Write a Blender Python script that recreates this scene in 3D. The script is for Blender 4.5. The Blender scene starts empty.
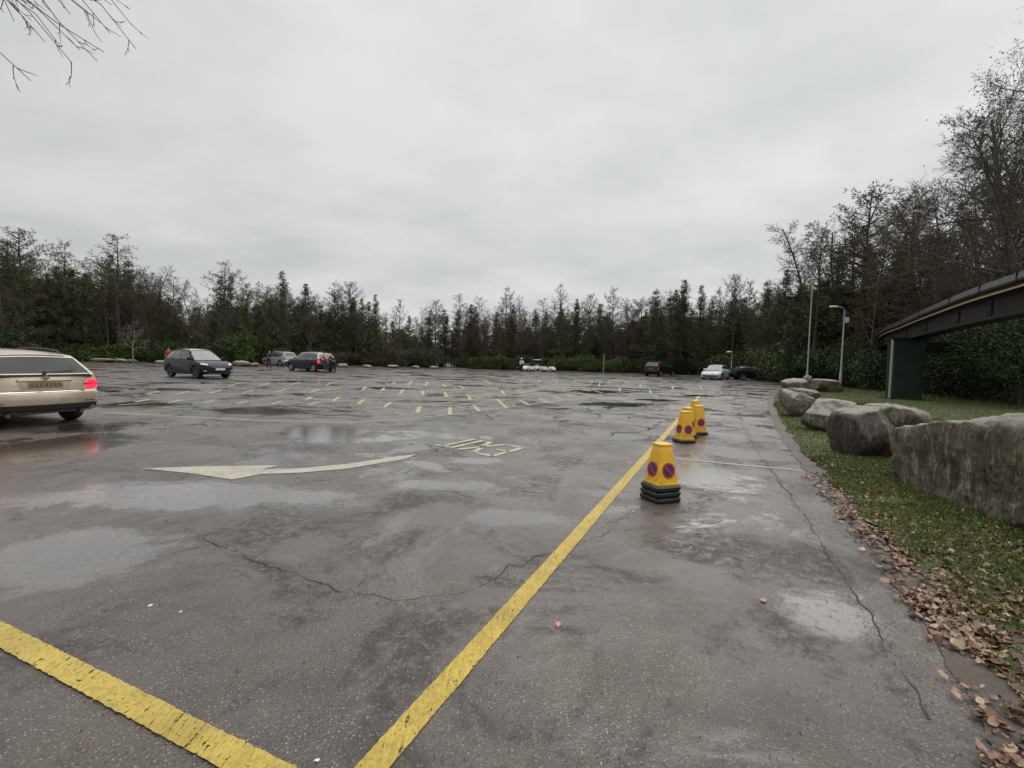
import bpy, math, random
import numpy as np
from mathutils import Vector, Matrix, noise
from mathutils.bvhtree import BVHTree

random.seed(7)
RS = np.random.RandomState(7)
PI = math.pi
sc = bpy.context.scene
COL = sc.collection

# ------------------------------------------------------------------ camera
F = 490.0
CAM_H = 1.5
PITCH = math.radians(2.92)
ROLL = math.radians(1.5)
cam_d = bpy.data.cameras.new('camera')
cam = bpy.data.objects.new('camera', cam_d)
COL.objects.link(cam)
cam_d.sensor_width = 36.0
cam_d.lens = F / 1024.0 * 36.0
cam_d.clip_end = 3000
cam_d.clip_start = 0.05
RC = Matrix.Rotation(PI / 2 - PITCH, 3, 'X') @ Matrix.Rotation(ROLL, 3, 'Z')
cam.matrix_world = Matrix.Translation((0, 0, CAM_H)) @ RC.to_4x4()
sc.camera = cam


def ray(px, py):
    return RC @ Vector((px - 512.0, 384.0 - py, -F))


def at(px, py, z=0.0):
    """ground point seen at a pixel"""
    r = ray(px, py)
    t = (z - CAM_H) / r.z
    return Vector((r.x * t, r.y * t, z))


def deep(px, py, Y):
    r = ray(px, py)
    t = Y / r.y
    return Vector((r.x * t, Y, CAM_H + r.z * t))


def topx(p):
    v = RC.transposed() @ (Vector(p) - Vector((0, 0, CAM_H)))
    return (512 + F * v.x / -v.z, 384 - F * v.y / -v.z)


# ------------------------------------------------------------------ render
sc.view_settings.view_transform = 'Standard'
sc.view_settings.look = 'None'
sc.view_settings.gamma = 1
sc.view_settings.exposure = 0.0
sc.render.engine = 'CYCLES'
sc.cycles.max_bounces = 6
sc.cycles.transparent_max_bounces = 8
sc.cycles.use_denoising = True

# ------------------------------------------------------------------ node helper


class NT:
    def __init__(s, tree):
        s.t = tree
        s.n = tree.nodes
        s.l = tree.links

    def new(s, typ, ins=None, **kw):
        nd = s.n.new(typ)
        for k, v in kw.items():
            setattr(nd, k, v)
        if ins:
            for k, v in ins.items():
                s.put(nd.inputs[k], v)
        return nd

    def put(s, sock, v):
        if isinstance(v, bpy.types.NodeSocket):
            s.l.new(v, sock)
        else:
            sock.default_value = v

    def math(s, op, a, b=0.0, clamp=False):
        nd = s.n.new('ShaderNodeMath')
        nd.operation = op
        nd.use_clamp = clamp
        s.put(nd.inputs[0], a)
        s.put(nd.inputs[1], b)
        return nd.outputs[0]

    def noise(s, vec, scale, detail=4, rough=0.55, dist=0.0):
        nd = s.new('ShaderNodeTexNoise', {'Vector': vec, 'Scale': scale, 'Detail': detail,
                                          'Roughness': rough, 'Distortion': dist})
        return nd.outputs['Fac']

    def ramp(s, fac, lo, hi, a=0.0, b=1.0):
        nd = s.new('ShaderNodeMapRange', {'Value': fac, 'From Min': lo, 'From Max': hi, 'To Min': a, 'To Max': b})
        nd.interpolation_type = 'SMOOTHSTEP'
        return nd.outputs[0]

    def mix(s, fac, a, b):
        nd = s.n.new('ShaderNodeMix')
        nd.data_type = 'RGBA'
        s.put(nd.inputs[0], fac)
        s.put(nd.inputs[6], a)
        s.put(nd.inputs[7], b)
        return nd.outputs[2]

    def bump(s, h, strength, dist=0.01, normal=None):
        nd = s.new('ShaderNodeBump', {'Height': h, 'Strength': strength, 'Distance': dist})
        if normal is not None:
            s.l.new(normal, nd.inputs['Normal'])
        return nd.outputs[0]


def c3(r, g=None, b=None):
    if g is None:
        g = b = r
    return (r, g, b, 1.0)


def mat(name):
    m = bpy.data.materials.new(name)
    m.use_nodes = True
    t = NT(m.node_tree)
    p = m.node_tree.nodes['Principled BSDF']
    return m, t, p


def simple(name, col, rough=0.5, metal=0.0, var=0.12, scale=8.0, bump=0.0, emit=None, coat=0.0, spec=0.5):
    m, t, p = mat(name)
    co = t.new('ShaderNodeTexCoord').outputs['Object']
    f = t.noise(co, scale, 4)
    dark = tuple(c * (1 - var) for c in col[:3]) + (1,)
    lite = tuple(min(1, c * (1 + var)) for c in col[:3]) + (1,)
    t.put(p.inputs['Base Color'], t.mix(f, dark, lite))
    p.inputs['Roughness'].default_value = rough
    p.inputs['Metallic'].default_value = metal
    p.inputs['Coat Weight'].default_value = coat
    p.inputs['Coat Roughness'].default_value = 0.06
    p.inputs['Specular IOR Level'].default_value = spec
    if bump:
        t.put(p.inputs['Normal'], t.bump(t.noise(co, scale * 6, 3), bump, 0.01))
    if emit:
        p.inputs['Emission Color'].default_value = emit[:3] + (1,)
        p.inputs['Emission Strength'].default_value = emit[3]
    return m


# ------------------------------------------------------------------ mesh helpers
def link(o):
    COL.objects.link(o)
    return o


def raw_mesh(name, V, quads=None, tris=None, mats=None, smooth=True, midx=None):
    me = bpy.data.meshes.new(name)
    V = np.asarray(V, dtype=np.float32).reshape(-1, 3)
    me.vertices.add(len(V))
    me.vertices.foreach_set('co', V.ravel())
    loops, starts, pos = [], [], 0
    if quads is not None and len(quads):
        q = np.asarray(quads, dtype=np.int32).reshape(-1, 4)
        loops.append(q.ravel())
        starts.append(np.arange(len(q)) * 4)
        pos = q.size
    if tris is not None and len(tris):
        q = np.asarray(tris, dtype=np.int32).reshape(-1, 3)
        loops.append(q.ravel())
        starts.append(pos + np.arange(len(q)) * 3)
    L = np.concatenate(loops)
    S = np.concatenate(starts).astype(np.int32)
    me.loops.add(len(L))
    me.loops.foreach_set('vertex_index', L)
    me.polygons.add(len(S))
    me.polygons.foreach_set('loop_start', S)
    if smooth:
        me.polygons.foreach_set('use_smooth', np.ones(len(S), dtype=bool))
    if midx is not None:
        me.polygons.foreach_set('material_index', np.asarray(midx, dtype=np.int32))
    me.update(calc_edges=True)
    for m in (mats or []):
        me.materials.append(m)
    return me


def obj(name, me, parent=None):
    o = bpy.data.objects.new(name, me)
    link(o)
    if parent is not None:
        o.parent = parent
    return o


def tag(o, label=None, cat=None, group=None, kind=None):
    if label:
        o['label'] = label
    if cat:
        o['category'] = cat
    if group:
        o['group'] = group
    if kind:
        o['kind'] = kind
    return o


def empty(name, loc, rz=0.0, label=None, cat=None, group=None):
    o = bpy.data.objects.new(name, None)
    link(o)
    o.location = loc
    o.rotation_euler = (0, 0, rz)
    o.empty_display_size = 0.2
    return tag(o, label, cat, group)


def copy_tree(o, parent=None):
    c = o.copy()
    COL.objects.link(c)
    c.parent = parent
    for ch in list(o.children):
        copy_tree(ch, c)
    return c


class MB:
    """polygon collector for hard surface parts"""

    def __init__(s):
        s.v, s.f, s.m = [], [], []

    def add(s, V, Fs, mi=0):
        o = len(s.v)
        s.v += [tuple(p) for p in V]
        s.f += [tuple(i + o for i in f) for f in Fs]
        s.m += [mi] * len(Fs)
        return s

    def box(s, c, d, bev=0.0, mi=0, R=None):
        hx, hy, hz = d[0] / 2, d[1] / 2, d[2] / 2
        if bev <= 0:
            V = [(x, y, z) for x in (-hx, hx) for y in (-hy, hy) for z in (-hz, hz)]
            Fs = [(0, 1, 3, 2), (4, 6, 7, 5), (0, 4, 5, 1), (2, 3, 7, 6), (0, 2, 6, 4), (1, 5, 7, 3)]
        else:
            b = min(bev, hx * .9, hy * .9, hz * .9)
            V, idx = [], {}
            for ix in (-1, 1):
                for iy in (-1, 1):
                    for iz in (-1, 1):
                        for a in range(3):
                            p = [ix * (hx - b), iy * (hy - b), iz * (hz - b)]
                            p[a] = (ix * hx, iy * hy, iz * hz)[a]
                            idx[(ix, iy, iz, a)] = len(V)
                            V.append(tuple(p))
            Fs = []
            for a in range(3):
                u, w = (a + 1) % 3, (a + 2) % 3
                for sg in (-1, 1):
                    q = []
                    for (su, sw) in ((-1, -1), (1, -1), (1, 1), (-1, 1)):
                        k = [0, 0, 0]
                        k[a], k[u], k[w] = sg, su, sw
                        q.append(idx[(k[0], k[1], k[2], a)])
                    Fs.append(tuple(q if sg > 0 else q[::-1]))
                for su in (-1, 1):
                    for sw in (-1, 1):
                        q = []
                        for sa in (-1, 1):
                            k = [0, 0, 0]
                            k[a], k[u], k[w] = sa, su, sw
                            q.append((idx[(k[0], k[1], k[2], u)], idx[(k[0], k[1], k[2], w)]))
                        Fs.append((q[0][0], q[1][0], q[1][1], q[0][1]))
            for ix in (-1, 1):
                for iy in (-1, 1):
                    for iz in (-1, 1):
                        Fs.append(tuple(idx[(ix, iy, iz, a)] for a in range(3)))
        V = [Vector(p) for p in V]
        if R is not None:
            V = [R @ p for p in V]
        V = [p + Vector(c) for p in V]
        return s.add(V, Fs, mi)

    def tube(s, pts, rad, n=10, cap=True, mi=0):
        pts = [Vector(p) for p in pts]
        if not isinstance(rad, (list, tuple)):
            rad = [rad] * len(pts)
        V, Fs = [], []
        up = None
        for i, p in enumerate(pts):
            d = (pts[min(i + 1, len(pts) - 1)] - pts[max(i - 1, 0)]).normalized()
            if up is None:
                up = Vector((0, 0, 1)) if abs(d.z) < .9 else Vector((1, 0, 0))
            a = d.cross(up).normalized()
            b = a.cross(d).normalized()
            up = b
            for k in range(n):
                an = 2 * PI * k / n
                V.append(p + a * math.cos(an) * rad[i] + b * math.sin(an) * rad[i])
        for i in range(len(pts) - 1):
            for k in range(n):
                k2 = (k + 1) % n
                Fs.append((i * n + k, i * n + k2, (i + 1) * n + k2, (i + 1) * n + k))
        if cap:
            Fs.append(tuple(range(n))[::-1])
            Fs.append(tuple((len(pts) - 1) * n + k for k in range(n)))
        return s.add(V, Fs, mi)

    def lathe(s, prof, n=24, axis='Z', c=(0, 0, 0), mi=0):
        V, Fs = [], []
        for (r, h) in prof:
            for k in range(n):
                an = 2 * PI * k / n
                x, y = r * math.cos(an), r * math.sin(an)
                p = {'Z': (x, y, h), 'Y': (x, h, y), 'X': (h, x, y)}[axis]
                V.append(Vector(p) + Vector(c))
        for i in range(len(prof) - 1):
            for k in range(n):
                k2 = (k + 1) % n
                Fs.append((i * n + k, i * n + k2, (i + 1) * n + k2, (i + 1) * n + k))
        return s.add(V, Fs, mi)

    def grid(s, P, mi=0):
        """P: rows of points"""
        R, C = len(P), len(P[0])
        V = [p for r in P for p in r]
        Fs = [(i * C + j, i * C + j + 1, (i + 1) * C + j + 1, (i + 1) * C + j) for i in range(R - 1) for j in range(C - 1)]
        return s.add(V, Fs, mi)

    def mesh(s, name, mats, smooth=True, angle=35):
        me = bpy.data.meshes.new(name)
        me.from_pydata([tuple(v) for v in s.v], [], s.f)
        if not isinstance(mats, (list, tuple)):
            mats = [mats]
        for m in mats:
            me.materials.append(m)
        me.polygons.foreach_set('material_index', s.m)
        if smooth:
            me.polygons.foreach_set('use_smooth', [True] * len(s.f))
            me.set_sharp_from_angle(angle=math.radians(angle))
        me.validate()
        me.update()
        return me

    def build(s, name, mats, parent=None, smooth=True, angle=35):
        return obj(name, s.mesh(name, mats, smooth, angle), parent)


# ------------------------------------------------------------------ world / light
SUN_EL, SUN_AZ = math.radians(52), math.radians(60)   # high, behind cloud, to the right and ahead
w = bpy.data.worlds.new('World')
sc.world = w
w.use_nodes = True
t = NT(w.node_tree)
for n_ in list(t.n):
    t.n.remove(n_)
out = t.new('ShaderNodeOutputWorld')
sky = t.new('ShaderNodeTexSky')
sky.sky_type = 'NISHITA'
sky.sun_disc = False
sky.sun_elevation = SUN_EL
sky.sun_rotation = SUN_AZ
sky.air_density = 1.5
sky.dust_density = 4.0
co = t.new('ShaderNodeTexCoord').outputs['Generated']
sep = t.new('ShaderNodeSeparateXYZ', {0: co})
zz = t.math('MAXIMUM', sep.outputs[2], 0.0)
den = t.math('ADD', zz, 0.22)
cx = t.math('DIVIDE', sep.outputs[0], den)
cy = t.math('DIVIDE', sep.outputs[1], den)
cv = t.new('ShaderNodeCombineXYZ', {0: cx, 1: cy, 2: 0.3}).outputs[0]
rot = t.new('ShaderNodeMapping', {'Vector': cv, 'Rotation': (0, 0, math.radians(-38)), 'Scale': (0.8, 1.0, 1)}).outputs[0]
n1 = t.noise(rot, 0.8, 3, 0.5, 0.0)
n2 = t.noise(rot, 2.4, 6, 0.55, 0.0)
cl = t.math('ADD', t.math('MULTIPLY', n1, 0.5), t.math('MULTIPLY', n2, 0.5))
cl = t.ramp(cl, 0.34, 0.66)
base = t.mix(cl, c3(0.595, 0.612, 0.62), c3(0.78, 0.79, 0.785))
# overcast luminance rises towards the zenith
lum = t.math('ADD', t.math('ADD', 1.0, t.math('MULTIPLY', t.math('POWER', zz, 2.0), .25)), t.ramp(zz, 0.6, 1.0, 0.0, 1.5))
grad = t.math('MULTIPLY', lum, t.math('ADD', 1.0, t.math('MULTIPLY', sep.outputs[0], 0.10)))
sc1 = t.new('ShaderNodeVectorMath', {0: base, 1: (1, 1, 1)}, operation='MULTIPLY')
comb = t.new('ShaderNodeCombineXYZ', {0: grad, 1: grad, 2: grad}).outputs[0]
t.l.new(comb, sc1.inputs[1])
bgc = t.new('ShaderNodeBackground', {'Color': sc1.outputs[0], 'Strength': 1.0})
bgs = t.new('ShaderNodeBackground', {'Color': sky.outputs[0], 'Strength': 0.05})
mx = t.new('ShaderNodeMixShader', {0: 0.94, 1: bgs.outputs[0], 2: bgc.outputs[0]})
t.l.new(mx.outputs[0], out.inputs['Surface'])

sl = bpy.data.lights.new('sun', 'SUN')
sl.energy = 1.5
sl.angle = math.radians(100)
sl.color = (1.0, 0.97, 0.93)
so = link(bpy.data.objects.new('sun', sl))
sd = Vector((math.sin(SUN_AZ) * math.cos(SUN_EL), math.cos(SUN_AZ) * math.cos(SUN_EL), math.sin(SUN_EL)))
so.rotation_euler = sd.to_track_quat('Z', 'Y').to_euler()
so.location = (0, 0, 30)

# ------------------------------------------------------------------ ground materials


def ellipse_mask(t, P, cx, cy, rx, ry, ang, wob):
    """soft 1 inside ellipse"""
    mp = t.new('ShaderNodeMapping', {'Vector': P})
    mp.vector_type = 'TEXTURE'
    mp.inputs['Location'].default_value = (cx, cy, 0)
    mp.inputs['Rotation'].default_value = (0, 0, ang)
    mp.inputs['Scale'].default_value = (rx, ry, 1)
    ln = t.new('ShaderNodeVectorMath', {0: mp.outputs[0]}, operation='LENGTH').outputs['Value']
    d = t.math('ADD', ln, wob)
    return t.ramp(d, 0.55, 1.15, 1.0, 0.0)


def px_ellipse(px, py, wpx, hpx):
    """ground ellipse covering a picture box"""
    c = at(px, py)
    a = at(px - wpx / 2, py)
    b = at(px + wpx / 2, py)
    n_ = at(px, py + hpx / 2)
    f_ = at(px, py - hpx / 2)
    ang = math.atan2((b - a).y, (b - a).x)
    c = (n_ + f_) / 2
    return c.x, c.y, (b - a).length / 2, (f_ - n_).length / 2, ang


def asphalt_material():
    m, t, p = mat('wet_asphalt')
    P = t.new('ShaderNodeTexCoord').outputs['Object']
    flat = t.new('ShaderNodeVectorMath', {0: P, 1: (1, 1, 0)}, operation='MULTIPLY').outputs[0]
    big = t.noise(flat, 0.22, 4, 0.55, 0.6)
    mid = t.noise(flat, 1.1, 5, 0.6, 0.5)
    fine = t.noise(flat, 14.0, 4, 0.65)
    grit = t.noise(flat, 95.0, 3, 0.7)
    vor = t.new('ShaderNodeTexVoronoi', {'Vector': flat, 'Scale': 78.0})
    vd = vor.outputs['Distance']
    vc = vor.outputs['Color']
    # puddles: broad smooth film where the noise is low, plus the large ones of the place
    wob = t.math('ADD', t.math('MULTIPLY', t.math('SUBTRACT', mid, 0.5), 2.6), t.math('MULTIPLY', t.math('SUBTRACT', fine, 0.5), 1.0))
    pud = None
    for e in ((50, 448, 190, 26), (92, 449, 60, 18), (190, 497, 420, 34), (60, 560, 260, 60), (515, 520, 120, 20), (440, 486, 160, 14),
              (830, 624, 110, 44), (330, 433, 100, 17), (262, 411, 160, 10), (480, 461, 60, 7),
              (150, 404, 120, 6), (90, 428, 120, 10), (600, 392, 70, 4), (620, 405, 80, 5)):
        k = ellipse_mask(t, flat, *px_ellipse(*e), wob)
        pud = k if pud is None else t.math('MAXIMUM', pud, k)
    # worn, sagging stripes across the lot: water lies in them
    str_m = t.new('ShaderNodeMapping', {'Vector': flat, 'Rotation': (0, 0, math.radians(20)), 'Scale': (0.5, 1.0, 1)}).outputs[0]
    streak = t.ramp(t.noise(str_m, 0.42, 8, 0.66, 0.4), 0.565, 0.605)
    film = t.math('MULTIPLY', t.ramp(t.noise(flat, 0.5, 9, 0.70, 0.6), 0.52, 0.60), 0.85)
    wet = t.math('MAXIMUM', t.math('MAXIMUM', pud, film), streak)
    # grit pokes through the edges of the film
    wet = t.math('MULTIPLY', wet, t.ramp(fine, 0.25, 0.5, 0.72, 1.0))
    # colour: brown grey binder, crumbled dark patches, pale chips, silt
    mot = t.noise(flat, 2.6, 8, 0.72, 0.6)
    crumb = t.math('MULTIPLY', t.ramp(t.noise(flat, 0.8, 7, 0.7, 0.8), 0.47, 0.60), t.ramp(t.noise(flat, 11.0, 6, 0.75, 0.5), 0.40, 0.60))
    crumb = t.math('MULTIPLY', crumb, t.math('SUBTRACT', 1.0, t.math('MULTIPLY', wet, 0.8)))
    col = t.mix(t.ramp(mot, 0.35, 0.65), c3(0.042, 0.030, 0.022), c3(0.094, 0.068, 0.050))
    col = t.mix(t.ramp(big, 0.38, 0.62, 0, .7), col, c3(0.145, 0.108, 0.082))
    col = t.mix(t.ramp(grit, 0.38, 0.62, 0.0, 0.75), col, c3(0.026, 0.021, 0.018))
    col = t.mix(t.math('MULTIPLY', crumb, 0.72), col, c3(0.024, 0.020, 0.018))
    st = t.new('ShaderNodeSeparateColor', {0: vc}).outputs[0]
    stone = t.math('MULTIPLY', t.ramp(vd, 0.15, 0.42, 1.0, 0.0), t.ramp(st, 0.55, 0.95))
    stone = t.math('MULTIPLY', stone, t.ramp(mid, .35, .6, 1.0, .6))
    col = t.mix(t.math('MULTIPLY', stone, 0.9), col, c3(0.42, 0.34, 0.27))
    col = t.mix(t.math('MULTIPLY', wet, 0.35), col, c3(0.062, 0.052, 0.045))
    silt = t.ramp(t.noise(flat, 0.7, 7, 0.72, 1.0), 0.58, 0.66)
    col = t.mix(t.math('MULTIPLY', silt, 0.28), col, c3(0.20, 0.16, 0.13))
    t.put(p.inputs['Base Color'], col)
    r = t.math('ADD', 0.30, t.math('MULTIPLY', t.ramp(mid, .3, .7), 0.16))
    r = t.math('ADD', r, t.math('MULTIPLY', crumb, 0.3))
    rr = t.new('ShaderNodeMix', {0: wet, 2: r, 3: 0.05})
    t.put(p.inputs['Roughness'], rr.outputs[0])
    p.inputs['Specular IOR Level'].default_value = 0.75
    p.inputs['IOR'].default_value = 1.5
    h = t.math('ADD', t.math('MULTIPLY', vd, -0.9), t.math('MULTIPLY', grit, 1.0))
    h = t.math('ADD', h, t.math('MULTIPLY', fine, 1.6))
    h = t.math('ADD', h, t.math('MULTIPLY', crumb, -1.5))
    inv = t.math('SUBTRACT', 1.0, t.math('MULTIPLY', wet, 0.86))
    bs = t.new('ShaderNodeBump', {'Height': h, 'Distance': 0.006, 'Strength': t.math('MULTIPLY', inv, 0.95)})
    b2 = t.bump(t.math('ADD', t.math('MULTIPLY', mid, 0.6), big), 0.25, 0.05, bs.outputs[0])
    t.put(p.inputs['Normal'], b2)
    # thin film of rain water over everything
    p.inputs['Coat IOR'].default_value = 1.33
    t.put(p.inputs['Coat Weight'], t.math('MAXIMUM', wet, t.math('MULTIPLY', t.ramp(t.noise(flat, 0.9, 6, 0.7, 0.6), .35, .6, .25, .85), t.math('SUBTRACT', 1.0, crumb))))
    cr = t.new('ShaderNodeMix', {0: wet, 2: 0.38, 3: 0.04})
    t.put(p.inputs['Coat Roughness'], cr.outputs[0])
    cb = t.new('ShaderNodeBump', {'Height': t.math('ADD', fine, t.math('MULTIPLY', vd, -.6)), 'Distance': 0.002, 'Strength': t.math('MULTIPLY', inv, 0.8)})
    t.put(p.inputs['Coat Normal'], cb.outputs[0])
    return m


M = {}
M['asphalt'] = asphalt_material()


def ground_mat(name, a, b, c, s1=3.0, s2=30.0, bump=0.5, rough=0.85):
    m, t, p = mat(name)
    P = t.new('ShaderNodeTexCoord').outputs['Object']
    f1 = t.noise(P, s1, 5, 0.6, 0.4)
    f2 = t.noise(P, s2, 4, 0.65)
    col = t.mix(t.ramp(f1, 0.35, 0.65), a, b)
    col = t.mix(t.ramp(f2, 0.45, 0.75), col, c)
    t.put(p.inputs['Base Color'], col)
    p.inputs['Roughness'].default_value = rough
    t.put(p.inputs['Normal'], t.bump(f2, bump, 0.03))
    return m


M['soil'] = ground_mat('forest_floor', c3(0.05, 0.045, 0.028), c3(0.075, 0.06, 0.038), c3(0.045, 0.06, 0.02), 0.8, 9)
M['lawn'] = ground_mat('lawn_turf', c3(0.055, 0.070, 0.018), c3(0.078, 0.105, 0.024), c3(0.052, 0.040, 0.022), 1.3, 30, 1.0)
M['dirt'] = ground_mat('wet_dirt', c3(0.075, 0.056, 0.042), c3(0.115, 0.088, 0.068), c3(0.05, 0.038, 0.028), 2.0, 35, 0.8, 0.45)


def paint_mat(name, col, wear, stripes=True, ang=0.0, thin=0.0):
    m, t, p = mat(name)
    P = t.new('ShaderNodeTexCoord').outputs['Object']
    f = t.noise(P, 34.0, 8, 0.78)
    g = t.noise(P, 3.0, 4, 0.6)
    mp = t.new('ShaderNodeMapping', {'Vector': P, 'Rotation': (0, 0, ang), 'Scale': (14.0, 1.2, 1)}).outputs[0]
    s_ = t.noise(mp, 3.0, 5, 0.7)
    colr = t.mix(t.ramp(g, 0.3, 0.7), tuple(c * 0.72 for c in col[:3]) + (1,), col)
    colr = t.mix(t.ramp(f, 0.47, 0.62, 0, .7), colr, tuple(c * 0.42 for c in col[:3]) + (1,))
    colr = t.mix(t.ramp(s_, 0.5, 0.62, 0, .45), colr, tuple(c * 0.5 for c in col[:3]) + (1,))
    t.put(p.inputs['Base Color'], colr)
    p.inputs['Roughness'].default_value = 0.34
    t.put(p.inputs['Normal'], t.bump(t.math('ADD', f, t.math('MULTIPLY', s_, 1.2)), 0.8, 0.012))
    a = t.math('ADD', t.math('MULTIPLY', f, 0.55), t.math('MULTIPLY', s_, 0.45))
    al = t.ramp(a, wear - 0.03, wear + 0.03)
    t.put(p.inputs['Alpha'], al)
    return m


M['yellow_paint'] = paint_mat('worn_yellow_paint', c3(0.64, 0.46, 0.08), 0.425, ang=math.radians(-66))
M['yellow_paint2'] = paint_mat('worn_yellow_paint_cross', c3(0.64, 0.47, 0.09), 0.43, ang=math.radians(24))
M['white_paint'] = paint_mat('worn_cream_paint', c3(0.58, 0.53, 0.42), 0.43)
M['letter_paint'] = paint_mat('worn_letter_paint', c3(0.62, 0.57, 0.40), 0.45)
M['bay_paint'] = paint_mat('worn_bay_paint', c3(0.62, 0.54, 0.27), 0.445)
M['crack'] = simple('crack_tar', c3(0.012, 0.011, 0.010), 0.6, var=0.4, scale=20)

# ------------------------------------------------------------------ ground sheets
U = Vector((math.sin(math.radians(23.7)), math.cos(math.radians(23.7)), 0))
W_ = Vector((U.y, -U.x, 0))


def sheet(name, pts, z, m, kind='structure'):
    me = bpy.data.meshes.new(name)
    me.from_pydata([(p[0], p[1], z) for p in pts], [], [tuple(range(len(pts)))])
    me.materials.append(m)
    me.update()
    o = obj(name, me)
    o['kind'] = kind
    if me.polygons[0].normal.z < 0:
        me.flip_normals()
    return o


sheet('ground', [(-900, -900), (900, -900), (900, 900), (-900, 900)], -0.035, M['soil'])
edge_px = [(1010, 768), (985, 720), (945, 650), (915, 608), (880, 560), (845, 519), (812, 480), (798, 460), (785, 443), (773, 420), (768, 403),
           (770, 397), (777, 389), (786, 385)]
edge = [at(*p) for p in edge_px]
far_px = [(800, 384.0), (756, 380), (690, 376.5), (600, 372.5), (470, 369), (350, 366.5), (260, 364.8), (100, 361.2), (0, 359.6)]
far = [at(*p) for p in far_px]
e0 = edge[0] + (edge[0] - edge[1]).normalized() * 1.2
e1 = e0 + Vector((-.3, -12, 0))
lot = [e1, e0] + edge + far + [Vector((-95, 40, 0)), Vector((-95, -12, 0))]
car_park = sheet('car_park', lot, 0.0, M['asphalt'])

# dirt strip and grass verge on the right


def offset_path(path, offs):
    res = []
    for i, p in enumerate(path):
        d = (path[min(i + 1, len(path) - 1)] - path[max(i - 1, 0)]).normalized()
        res.append(p + Vector((d.y, -d.x, 0)) * offs[i])
    return res


full_edge = [e1, e0] + edge
jag = []
for i in range(len(full_edge) - 1):
    a, b = full_edge[i], full_edge[i + 1]
    n_ = max(2, min(90, int((b - a).length / 0.04)))
    for k in range(n_):
        p = a.lerp(b, k / n_)
        wv = 0.05 * (noise.noise(p * 3.1) + 0.6 * noise.noise(p * 9.0) + .35 * noise.noise(p * 27.0)) + random.uniform(-.01, .01)
        jag.append(p + Vector((wv, 0, 0)))
jag.append(full_edge[-1])


def strip_mesh(name, L, R, zl, zr, m, sub=1, zf=None):
    V, Q = [], []
    for a, b in zip(L, R):
        for k in range(sub + 1):
            f = k / sub
            p = a.lerp(b, f)
            z = zl + (zr - zl) * f + (zf(p) if zf else 0)
            V.append((p.x, p.y, z))
    n = sub + 1
    for i in range(len(L) - 1):
        for k in range(sub):
            Q.append((i * n + k, i * n + k + 1, (i + 1) * n + k + 1, (i + 1) * n + k))
    me = raw_mesh(name, V, Q, None, [m])
    o = obj(name, me)
    o['kind'] = 'structure'
    return o


dl = [p + Vector((-0.02, 0, 0)) for p in jag]
dr = [p + Vector((0.22 + 0.1 * noise.noise(p * 1.3) + 0.06 * noise.noise(p * 6), 0, 0)) for p in jag]
strip_mesh('dirt_edge', dl, [p + Vector((.5, 0, 0)) for p in dr], 0.005, 0.012, M['dirt'], 2)


def lawn_z(p):
    return 0.025 * (noise.noise(Vector(p) * 0.7) + 0.3 * noise.noise(Vector(p) * 3.0))


def lawn_outer(p):
    y = max(p.y, -12)
    return Vector((max(p.x + 5, 14 + 0.55 * y), p.y + 0.02 * max(0, y), 0))


lawn_l = dr
lawn_r = [lawn_outer(p) for p in dr]
lawn_l = lawn_l + [at(800, 383.2), at(815, 383.5)]
lawn_r = lawn_r + [lawn_r[-1] + Vector((1, 4, 0)), lawn_r[-1] + Vector((2, 8, 0))]
# denser columns near the verge
V, Q = [], []
SUBL = 26
for a, b in zip(lawn_l, lawn_r):
    for k in range(SUBL + 1):
        f = (k / SUBL) ** 1.8
        p = a.lerp(b, f)
        z = 0.018 + (0.02 + lawn_z(p)) * min(1, k / 4) + 0.05 * min(1, f * 3)
        V.append((p.x, p.y, z))
for i in range(len(lawn_l) - 1):
    for k in range(SUBL):
        n = SUBL + 1
        Q.append((i * n + k, i * n + k + 1, (i + 1) * n + k + 1, (i + 1) * n + k))
lawn_me = raw_mesh('lawn', V, Q, None, [M['lawn']])
lawn = obj('lawn', lawn_me)
lawn['kind'] = 'structure'
LAWN_BVH = BVHTree.FromPolygons([tuple(v) for v in V], [tuple(q) for q in Q])

# mossy margin all along the far side of the lot
fp = [Vector((-95, 40, 0))] + far[::-1]
ml, mr = [], []
for i in range(len(fp) - 1):
    for k in range(24):
        p = fp[i].lerp(fp[i + 1], k / 24)
        ml.append(p + Vector((0, 0.35 * noise.noise(p * .9), 0)))
        mr.append(p + Vector((0, 3.0, 0)))
M['moss'] = ground_mat('mossy_margin', c3(0.10, 0.105, 0.04), c3(0.15, 0.13, 0.06), c3(0.07, 0.055, 0.035), 0.6, 8)
strip_mesh('grass_margin', ml, mr, 0.004, 0.12, M['moss'], 3, lambda p: 0.03 * noise.noise(p * 1.1))

# ------------------------------------------------------------------ painted markings


def ribbon(mb, pts, width, z=0.004, step=0.25, rag=0.006):
    P = []
    for a, b in zip(pts[:-1], pts[1:]):
        n = max(1, int((b - a).length / step))
        for k in range(n):
            P.append(a.lerp(b, k / n))
    P.append(pts[-1])
    rows = []
    for i, p in enumerate(P):
        d = (P[min(i + 1, len(P) - 1)] - P[max(i - 1, 0)]).normalized()
        s_ = Vector((d.y, -d.x, 0))
        wl = width / 2 + random.uniform(-rag, rag)
        wr = width / 2 + random.uniform(-rag, rag)
        rows.append([Vector((p.x, p.y, z)) - s_ * wl, Vector((p.x, p.y, z)) + s_ * wr])
    mb.grid(rows)


def marks(name, mb, m):
    o = mb.build(name, m, None, smooth=False)
    o['kind'] = 'structure'
    return o


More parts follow.
